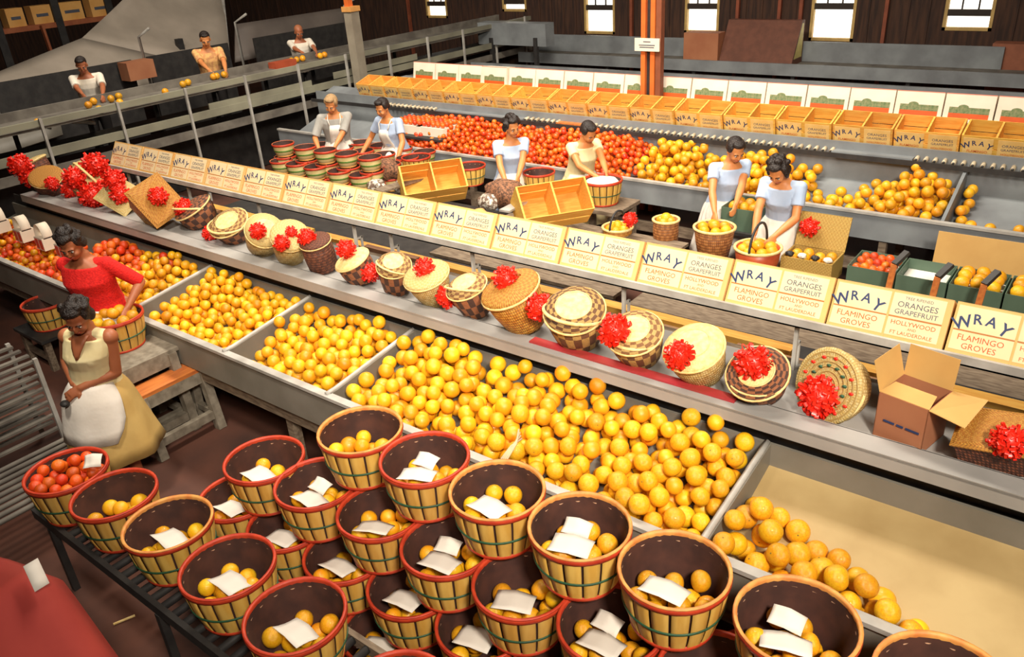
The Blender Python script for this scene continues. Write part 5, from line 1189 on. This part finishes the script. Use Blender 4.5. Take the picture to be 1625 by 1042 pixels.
def loft(m, secs, mi=0, n=20):
    """secs: (centre, rx, ry, xdir, ydir)"""
    o = len(m.v)
    for c, rx, ry, xd, yd in secs:
        for j in range(n):
            a = 2*PI*j/n; m.v.append(tuple(c+xd*(rx*math.cos(a))+yd*(ry*math.sin(a))))
    k = len(secs)
    for i in range(k-1):
        for j in range(n):
            m.f.append([o+i*n+j, o+i*n+(j+1) % n, o+(i+1)*n+(j+1) % n, o+(i+1)*n+j]); m.m.append(mi); m.s.append(True); m.u.append([(0, 0)]*4)
    m.f.append([o+j for j in range(n)][::-1]); m.f.append([o+(k-1)*n+j for j in range(n)])
    m.m += [mi]*2; m.s += [True]*2; m.u += [[(0, 0)]*n]*2
    return m
def person(label, x, y, face, h=1.6, bend=.2, hands=None, head=(.2, 0), skin=SK_L, hair='short', hairm=HAIR, top=LBLUE, sleeve=.55, bottom='skirt', botm=SKIRTY, apron=None, bib=False, z0=0., group=None, male=False, vox=.008, lean=0, neck='v', twist=0, wide=1.0):
    s = h/1.62; t = thing('person', label, 'person', (x, y, z0), group)
    Rz = Matrix.Rotation(face, 3, 'Z'); O = V3(x, y, z0)
    def W(v): return O+Rz @ v
    X = Rz @ V3(1, 0, 0); Yd = Rz @ V3(0, 1, 0)
    up = (Rz @ V3(lean, math.sin(bend), math.cos(bend))).normalized(); fw = (Rz @ V3(0, math.cos(bend), -math.sin(bend))); 
    R2 = Matrix.Rotation(twist, 3, up); XX = R2 @ X; FF = R2 @ fw
    pel = W(V3(0, -.06*math.sin(bend)*s, .90*s))
    def S(a, b, c): return pel+XX*a*s+FF*b*s+up*c*s     # torso frame
    sw = .180 if male else .162
    secs = [(-.11, .150, .115), (-.04, .172, .130), (.04, .165, .124), (.13, .142, .108), (.22, .150, .114), (.31, .162, .122), (.38, .168, .108), (.435, .155, .085), (.465, .10, .066), (.49, .058, .055), (.53, .050, .052)]
    if male: secs = [(c, a*(1.1 if c > .15 else 1.0), b) for c, a, b in secs]
    secs = [(c, a*wide, b*wide) for c, a, b in secs]; sw *= (1+(wide-1)*.6)
    bust = {.31: .022, .22: .006} if not male else {}
    m = MB(); loft(m, [(S(0, bust.get(c, 0), c), a*s, b*s, XX, FF) for c, a, b in secs])
    if not male:
        for k in (-1, 1): m.ell(S(.062*k, .075, .30), .058*s)
    nb = S(0, -.005, .50); hp, hy = head
    hu = (up*math.cos(hp)+FF*math.sin(hp)).normalized(); hf = (FF*math.cos(hp)-up*math.sin(hp)).normalized(); Ry_ = Matrix.Rotation(hy, 3, hu); hf = Ry_ @ hf; hx = hf.cross(hu)
    HM = Matrix((hx, hf, hu)).transposed().to_4x4(); HM.translation = nb+hu*.135*s+hf*.02*s
    def Hd(a, b, c): return HM @ Vector((a*s, b*s, c*s))
    HS = lambda r: tuple(q*s for q in r)
    def hell(c, r, mm=m, mi=0, n=16): mm.ell((0, 0, 0), HS(r), mi, n, T(0, 0, 0), 10) if 0 else mm.lathe([(math.sin(PI*i/10)+1e-5, -math.cos(PI*i/10)) for i in range(11)], n, mi, HM @ T(*[q*s for q in c]) @ Matrix.Diagonal((r[0]*s, r[1]*s, r[2]*s, 1)))
    m.cone(nb-up*.03*s, Hd(0, -.02, -.03), .052*s, .047*s)
    hell((0, -.012, .035), (.074, .092, .085)); hell((0, .022, -.022), (.058, .066, .078)); hell((0, .052, -.072), (.030, .028, .026))
    hell((0, .092, -.008), (.012, .018, .026)); hell((0, .098, -.024), (.016, .014, .011)); hell((0, .070, .022), (.056, .020, .014)); hell((.034, .060, -.030), (.026, .026, .024)); hell((-.034, .060, -.030), (.026, .026, .024)); hell((0, .078, -.052), (.024, .014, .012))
    for k in (-1, 1): hell((.074*k, -.005, -.005), (.009, .020, .030))
    # legs
    hipj = [W(V3(.085*k*s, 0, .86*s)) for k in (-1, 1)]; kn = [W(V3(.095*k*s, .02*s, .47*s)) for k in (-1, 1)]; an = [W(V3(.10*k*s, -.02*s, .085*s)) for k in (-1, 1)]
    for k in (0, 1):
        m.cone(hipj[k], kn[k], .082*s, .052*s); m.cone(kn[k], an[k], .054*s, .034*s); m.ell(kn[k]-Yd*.03*s-V3(0, 0, .10*s), (.042*s, .045*s, .09*s))
        m.cone(an[k]-V3(0, 0, .03*s)-Yd*.02*s, an[k]+Yd*.13*s-V3(0, 0, .05*s), .034*s, .026*s)
    # arms
    hands = list(hands or [None, None]); arms = []
    if hands[0] is not None and (hands[0]-O).dot(X) > (hands[1]-O).dot(X): hands.reverse()
    for k in (0, 1):
        sg = -1 if k == 0 else 1; sh_ = S(sg*sw, -.005, .425)
        tg = hands[k] if hands[k] is not None else W(V3(sg*.23*s, .10*s, .82*s)); tg = Vector(tg)
        pole = X*sg*.7-Yd*.5-V3(0, 0, .7); el, wr = ik(sh_, tg, .275*s, .245*s, pole)
        m.ell(sh_, .056*s); m.cone(S(sg*.09, -.005, .425), sh_, .052*s, .052*s); m.cone(sh_, el, .048*s, .037*s); m.cone(el, el+(wr-el)*.35, .038*s, .038*s); m.cone(el+(wr-el)*.3, wr, .038*s, .024*s)
        hd = (wr-el).normalized(); hd = (hd+V3(0, 0, -.25)).normalized(); pn = (-X*sg*.8-V3(0, 0, .6)); hand(m, wr, hd, pn, s*.98, sg, .75); arms.append((sh_, el, wr, sg))
    b = m.build('body', skin, t); remesh(b, vox)
    # face
    for k in (-1, 1):
        f = MB()
        hell((.030*k, .0765, .004), (.0135, .009, .0075), f, 0, 10); hell((.030*k, .0835, .004), (.006, .004, .006), f, 1, 8)
        f.tube([Hd(.014*k, .091, .024), Hd(.030*k, .089, .030), Hd(.048*k, .080, .024)], .0035*s, 5, 1)
        f.build('eye', [EYEW, EYED], t)
    f = MB(); f.tube([Hd(-.024, .082, -.049), Hd(0, .0935, -.047), Hd(.024, .082, -.049)], [.003*s, .0055*s, .003*s], 6); f.build('lips', LIP, t)
    # hair
    f = MB()
    if hair in ('short', 'curly', 'bob'):
        hell((0, -.030, .050), (.086, .090, .084), f); hell((0, .030, .105), (.062, .050, .032), f); hell((.066, -.01, .045), (.026, .050, .052), f); hell((-.066, -.01, .045), (.026, .050, .052), f); hell((0, -.075, .0), (.068, .040, .062), f)
        if hair != 'short':
            g = random.Random(int(x*100))
            for q in range(26 if hair == 'curly' else 16):
                a = g.uniform(0, 6.28); e = g.uniform(.1, 1.4); c = (.088*math.cos(a)*math.cos(e), -.02+.095*math.sin(a)*math.cos(e), .05+.092*math.sin(e))
                if c[1] < .05 or c[2] > .095: hell(c, (.026,)*3, f, 0, 8)
            for k in (-1, 1): hell((.078*k, -.03, -.0), (.024, .042, .045), f)
        if hair == 'bob':
            for k in (-1, 1): hell((.080*k, .012, -.005), (.020, .035, .05), f)
    else:
        hell((0, -.026, .052), (.079, .086, .076), f); hell((0, -.07, .01), (.058, .035, .05), f)
        if hair == 'male': hell((0, .030, .098), (.055, .042, .024), f)
    hr = f.build('hair', hairm, t); remesh(hr, .008, 1, .4)
    # top
    f = MB(); e = .015; lo = -.10 if bottom != 'skirt' else -.02
    ss = [(c, a, b) for c, a, b in secs if c <= .45 and c >= lo-.03]
    if ss[0][0] > lo: pass
    ex = {.435: .012, .465: .01}
    loft(f, [(S(0, bust.get(c, 0), c), (a+ex.get(c, e)+(.012 if c < .2 else 0))*s, (b+ex.get(c, e)+(.012 if c < .2 else 0))*s, XX, FF) for c, a, b in ss])
    if not male:
        for k in (-1, 1): f.ell(S(.062*k, .078, .30), .068*s)
    for sh_, el, wr, sg in arms:
        if sleeve <= 0: f.cone(S(sg*.06, .0, .435), S(sg*.135, 0, .425), .058*s, .054*s); continue
        f.ell(sh_, .060*s); f.cone(S(sg*.08, -.005, .42), sh_, .060*s, .058*s)
        if sleeve > 0:
            P_ = [sh_, sh_+(el-sh_)*min(sleeve, 1)]; r1 = .060 if sleeve < 1 else .052
            f.tube([P_[0], (P_[0]+P_[1])/2, P_[1]], [.059*s, .058*s, r1*s], 12)
            if sleeve > 1: f.cone(el, el+(wr-el)*(sleeve-1), .052*s, .045*s)
    sh2 = f.build('shirt', top, t); remesh(sh2, vox, 3, .5)
    f = MB()
    if neck == 'deep':
        f = MB(); f.sheet([[S(a*w, d-abs(a)*.012, c) for a in (-1, -.5, 0, .5, 1)] for c, w, d in ((.47, .06, .075), (.44, .05, .108), (.40, .036, .132), (.36, .020, .146), (.33, .004, .152))], .01)
        f.build('neck_opening', skin, t)
    # bottom
    f = MB()
    if bottom == 'skirt':
        wst = S(0, 0, .10); hem = W(V3(0, .0, .40*s)); L = []
        for i in range(11):
            u = i/10; c = wst.lerp(hem, u); c = wst*(1-u)+hem*u; c = c+(pel-(wst+hem)/2)*(.5*math.sin(PI*u)); r1 = (.158+.04*min(1, u*3)+.10*u*u+.04*u)*s; r2 = (.128+.04*min(1, u*3)+.10*u*u+.05*u)*s
            L.append([c+X*(r1*(1+.05*math.sin(7*a)*u)*math.cos(a))+Yd*(r2*(1+.05*math.sin(7*a)*u)*math.sin(a)) for a in [2*PI*j/30 for j in range(31)]])
        f.sheet(L, .004); f.build('skirt', botm, t)
        f = MB(); f.tube([wst+XX*(.160*s*math.cos(a))+FF*(.129*s*math.sin(a)) for a in [2*PI*j/24 for j in range(24)]], .012*s, 6, closed=True, flat=1); f.build('waistband', botm if not apron else apron, t)
    else:
        loft(f, [(S(0, 0, .10), .140*s, .112*s, XX, FF), (pel, .165*s, .128*s, X, Yd), (W(V3(0, 0, .80*s)), .16*s, .12*s, X, Yd)])
        for k in (0, 1): f.cone(hipj[k], kn[k], .092*s, .070*s); f.cone(kn[k], an[k], .070*s, .058*s)
        tr__ = f.build('trousers', botm, t); remesh(tr__, .012, 3, .5)
    for k in (0, 1): f = MB(); f.cone(an[k]-V3(0, 0, .045*s)-Yd*.03*s, an[k]+Yd*.14*s-V3(0, 0, .055*s), .038*s, .030*s); f.build('shoe', SHOE, t)
    if apron:
        f = MB(); L = []
        wst = S(0, 0, .09)
        for i in range(9):
            u = i/8; row = []
            hem = W(V3(0, .0, .52*s)); c = wst*(1-u)+hem*u+(pel-(wst+W(V3(0, 0, .40*s)))/2)*(.5*math.sin(PI*u*.8)); uu = u*.76
            r1 = (.152+.05*min(1, uu*3)+.10*uu*uu+.04*uu)*s+.020; r2 = (.124+.05*min(1, uu*3)+.10*uu*uu+.05*uu)*s+.026; half = 1.25-.25*u*u
            for j in range(15):
                a = PI/2+(j/7-1)*half*(1-.25*max(0, u-.8)*5*abs(j/7-1)); row.append(c+X*(r1*math.cos(a))+Yd*(r2*(1+.02*math.sin(9*a)*u)*math.sin(a)))
            L.append(row)
        f.sheet(L, .004)
        if bib:
            L = [[S(q*w, d, c) for q in (-1, -.5, 0, .5, 1)] for c, w, d in ((.06, .11, .15), (.16, .09, .128), (.24, .085, .165), (.31, .08, .175), (.38, .07, .145))]
            f.sheet(L, .004); 
            for k in (-1, 1): f.tube([S(.065*k, .143, .37), S(.085*k, .10, .44), S(.08*k, .02, .475), S(.05*k, -.07, .45)], .008*s, 6)
        f.build('apron', apron, t)
    return t, dict(S=S, W=W, arms=arms, Hd=Hd)
def fdir(x, y): return math.atan2(-x, y)
# 1 woman in cream dress, front left: stands facing the camera side, hands together in front
wx, wy = -5.37, 1.97
hz = Zp(112, 622, .87); hz2 = Zp(122, 626, .87)
fa = fdir(.55, -1); wh = Yp(112, 628, 1.78)
person('woman in cream sleeveless blouse and mustard skirt standing before the bins, looking down', wx, wy, fa, 1.60, .06, [wh+Vector((.05, .06, .05)), wh+Vector((-.05, .06, .05))], (.42, .25), SK_D, 'curly', HAIR, CREAM, 0, 'skirt', SKIRTY, WHC, False, vox=.006, lean=-.2, neck='deep')
put(MB().ell(wh+Vector((0, -.05, -.035)), (.035, .03, .022)), 'dark_purse', DARK, 'small dark object held in the hands of the woman in cream', 'purse')
# 2 woman in red
person('woman in red knitted sweater leaning toward the basket of oranges', -6.47, 2.62, fdir(.60, -1), 1.68, .10, [BKR+Vector((-.22, .16, .33)), BKR+Vector((.06, .10, .31))], (.35, .1), SK_D, 'curly', HAIR, REDK, 1.0, 'skirt', WHC, WHC, False, neck='round', wide=1.14)
# 3-8 women and old man in the packing aisle
def at_head(px, py, zt): return Zp(px, py, zt)
P = at_head(610, 160, 1.60); hA = [Zp(572, 232, .98), Zp(655, 232, .98)]
person('dark-haired woman in pale blue with white bib apron leaning on both hands', P.x, P.y+.10, fdir(.15, -1), 1.64, .25, [Vector((P.x+.34, P.y-.22, .92)), Vector((P.x-.34, P.y-.22, .92))], (.15, -.1), SK_M, 'short', HAIR, LBLUE, .6, 'skirt', LBLUE, WHC, True, group=None)
P = at_head(522, 155, 1.60)
person('grey-haired man in grey shirt and white bib apron behind the peck baskets', P.x, P.y+.05, fdir(.7, -.7), 1.66, .25, [Vector((P.x+.30, P.y-.30, 1.0)), Vector((P.x+.1, P.y-.40, 1.0))], (.25, -.3), SK_M, 'short', HAIRG, GREYS, .9, 'trousers', TROU, WHC, True, male=True)
P = at_head(808, 186, 1.60)
person('dark-haired woman in plain pale blue, seen between two heaps of tangerines', P.x, P.y-.02, fdir(.75, -.65), 1.62, .2, [Vector((P.x+.38, P.y-.42, .98)), Vector((P.x+.25, P.y-.45, .98))], (.1, .35), SK_M, 'curly', HAIR, LBLUE, .55, 'skirt', LBLUE, WHC, False)
P = at_head(928, 188, 1.58)
person('woman in cream dress and white apron bending over the cloth-lined basket', P.x-.08, P.y, fdir(.85, -.5), 1.60, .30, [Vector((P.x+.42, P.y-.24, 1.08)), Vector((P.x+.34, P.y-.36, 1.07))], (.35, .2), SK_M, 'short', HAIR, CREAM, .45, 'skirt', CREAM, WHC, False)
P = at_head(1163, 214, 1.60)
person('woman in pale blue blouse standing sideways at the far trough with a green box', P.x-.02, P.y-.05, fdir(.72, -.70), 1.62, .22, [Vector((P.x+.28, P.y-.55, .99)), Vector((P.x+.12, P.y-.60, .99))], (.3, .1), SK_M, 'short', HAIR, LBLUE, .5, 'skirt', WHC, WHC, False)
P = at_head(1236, 262, 1.53)
person('nearest woman in pale blue blouse with curly dark hair filling a basket', P.x+.02, P.y+.22, fdir(-.05, -1), 1.64, .32, [Vector((P.x+.10, P.y-.22, .96)), Vector((P.x-.08, P.y-.25, .95))], (.4, 0), SK_M, 'bob', HAIR, LBLUE, .6, 'skirt', LBLUE, WHC, False)
# men behind the left conveyor
PZ = .56
for (px, py, top, lab, hm, skn, hr, xx, hh, fx) in ((133, 94, WHS, 'dark-haired man in white shirt at the near end of the left conveyor', HAIR, SK_D, 'male', -12.75, 1.62, .75), (327, 54, CHKS, 'man in checked shirt sorting fruit, middle one at the left conveyor', HAIR, SK_M, 'male', -12.7, 1.66, .8), (475, 44, WHS, 'balding man in open white shirt, farthest along the left conveyor', mat('sandy_hair', (.40, .14, .06), rough=.6), SK_D, 'bald', -12.7, 1.64, .8)):
    P = Xp(px, py, xx); zt = P.z; zz = PZ; hgt = min(1.75, max(1.5, zt-PZ+.05))
    person(lab, P.x-.08, P.y, fdir(fx, -.45), hgt, .22, [Vector((P.x+.50, P.y-.38, 1.70)), Vector((P.x+.52, P.y-.12, 1.70))], (.25, 0), skn, hr, hm, top, .8, 'trousers', TROU, None, False, PZ, male=True)
# ------------------------------------------------------------------ light
w = bpy.data.worlds.new('world'); bpy.context.scene.world = w; w.use_nodes = True
w.node_tree.nodes['Background'].inputs[0].default_value = (1, .86, .70, 1); w.node_tree.nodes['Background'].inputs[1].default_value = .16
def area(name, loc, tgt, size, power, col=(1, .90, .76)):
    l = bpy.data.lights.new(name, 'AREA'); l.shape = 'RECTANGLE'; l.size = size[0]; l.size_y = size[1]; l.energy = power; l.color = col
    o = bpy.data.objects.new(name, l); C.objects.link(o); o.location = loc; d = Vector(tgt)-Vector(loc); o.rotation_euler = d.to_track_quat('-Z', 'Y').to_euler(); return o
def spot(name, loc, tgt, ang, power, rad=.5, col=(1, .90, .76)):
    l = bpy.data.lights.new(name, 'SPOT'); l.spot_size = math.radians(ang); l.spot_blend = 1; l.energy = power; l.shadow_soft_size = rad; l.color = col
    o = bpy.data.objects.new(name, l); C.objects.link(o); o.location = loc; o.rotation_euler = (Vector(tgt)-Vector(loc)).to_track_quat('-Z', 'Y').to_euler(); return o
spot('flood_lamp', (2.2, -.6, 6.2), (-2.0, 4.7, 1.0), 80, 2500, .45)
spot('flash_lamp', (.9, -.8, 5.2), (-5.2, 7.4, 1.1), 58, 1300, .35)
spot('flood_lamp', (-3.6, .8, 7.2), (-5.6, 5.0, 1.0), 84, 1500, .5)
area('added_fill', (-4.5, 6.2, 7.2), (-4.5, 8.2, 1.0), (5, 1.2), 750)  # unseen area light added overhead to brighten the packing aisle
area('added_fill', (-10.5, 6.0, 7.0), (-12, 8.5, 1.6), (3, 1.2), 320)  # second unseen fill, added to lift the left conveyor and hopper
sc = bpy.context.scene; sc.view_settings.view_transform = 'Standard'; sc.view_settings.look = 'None'; sc.view_settings.exposure = 0.12; sc.view_settings.gamma = 1; sc.view_settings.use_curve_mapping = False
bpy.context.view_layer.update()
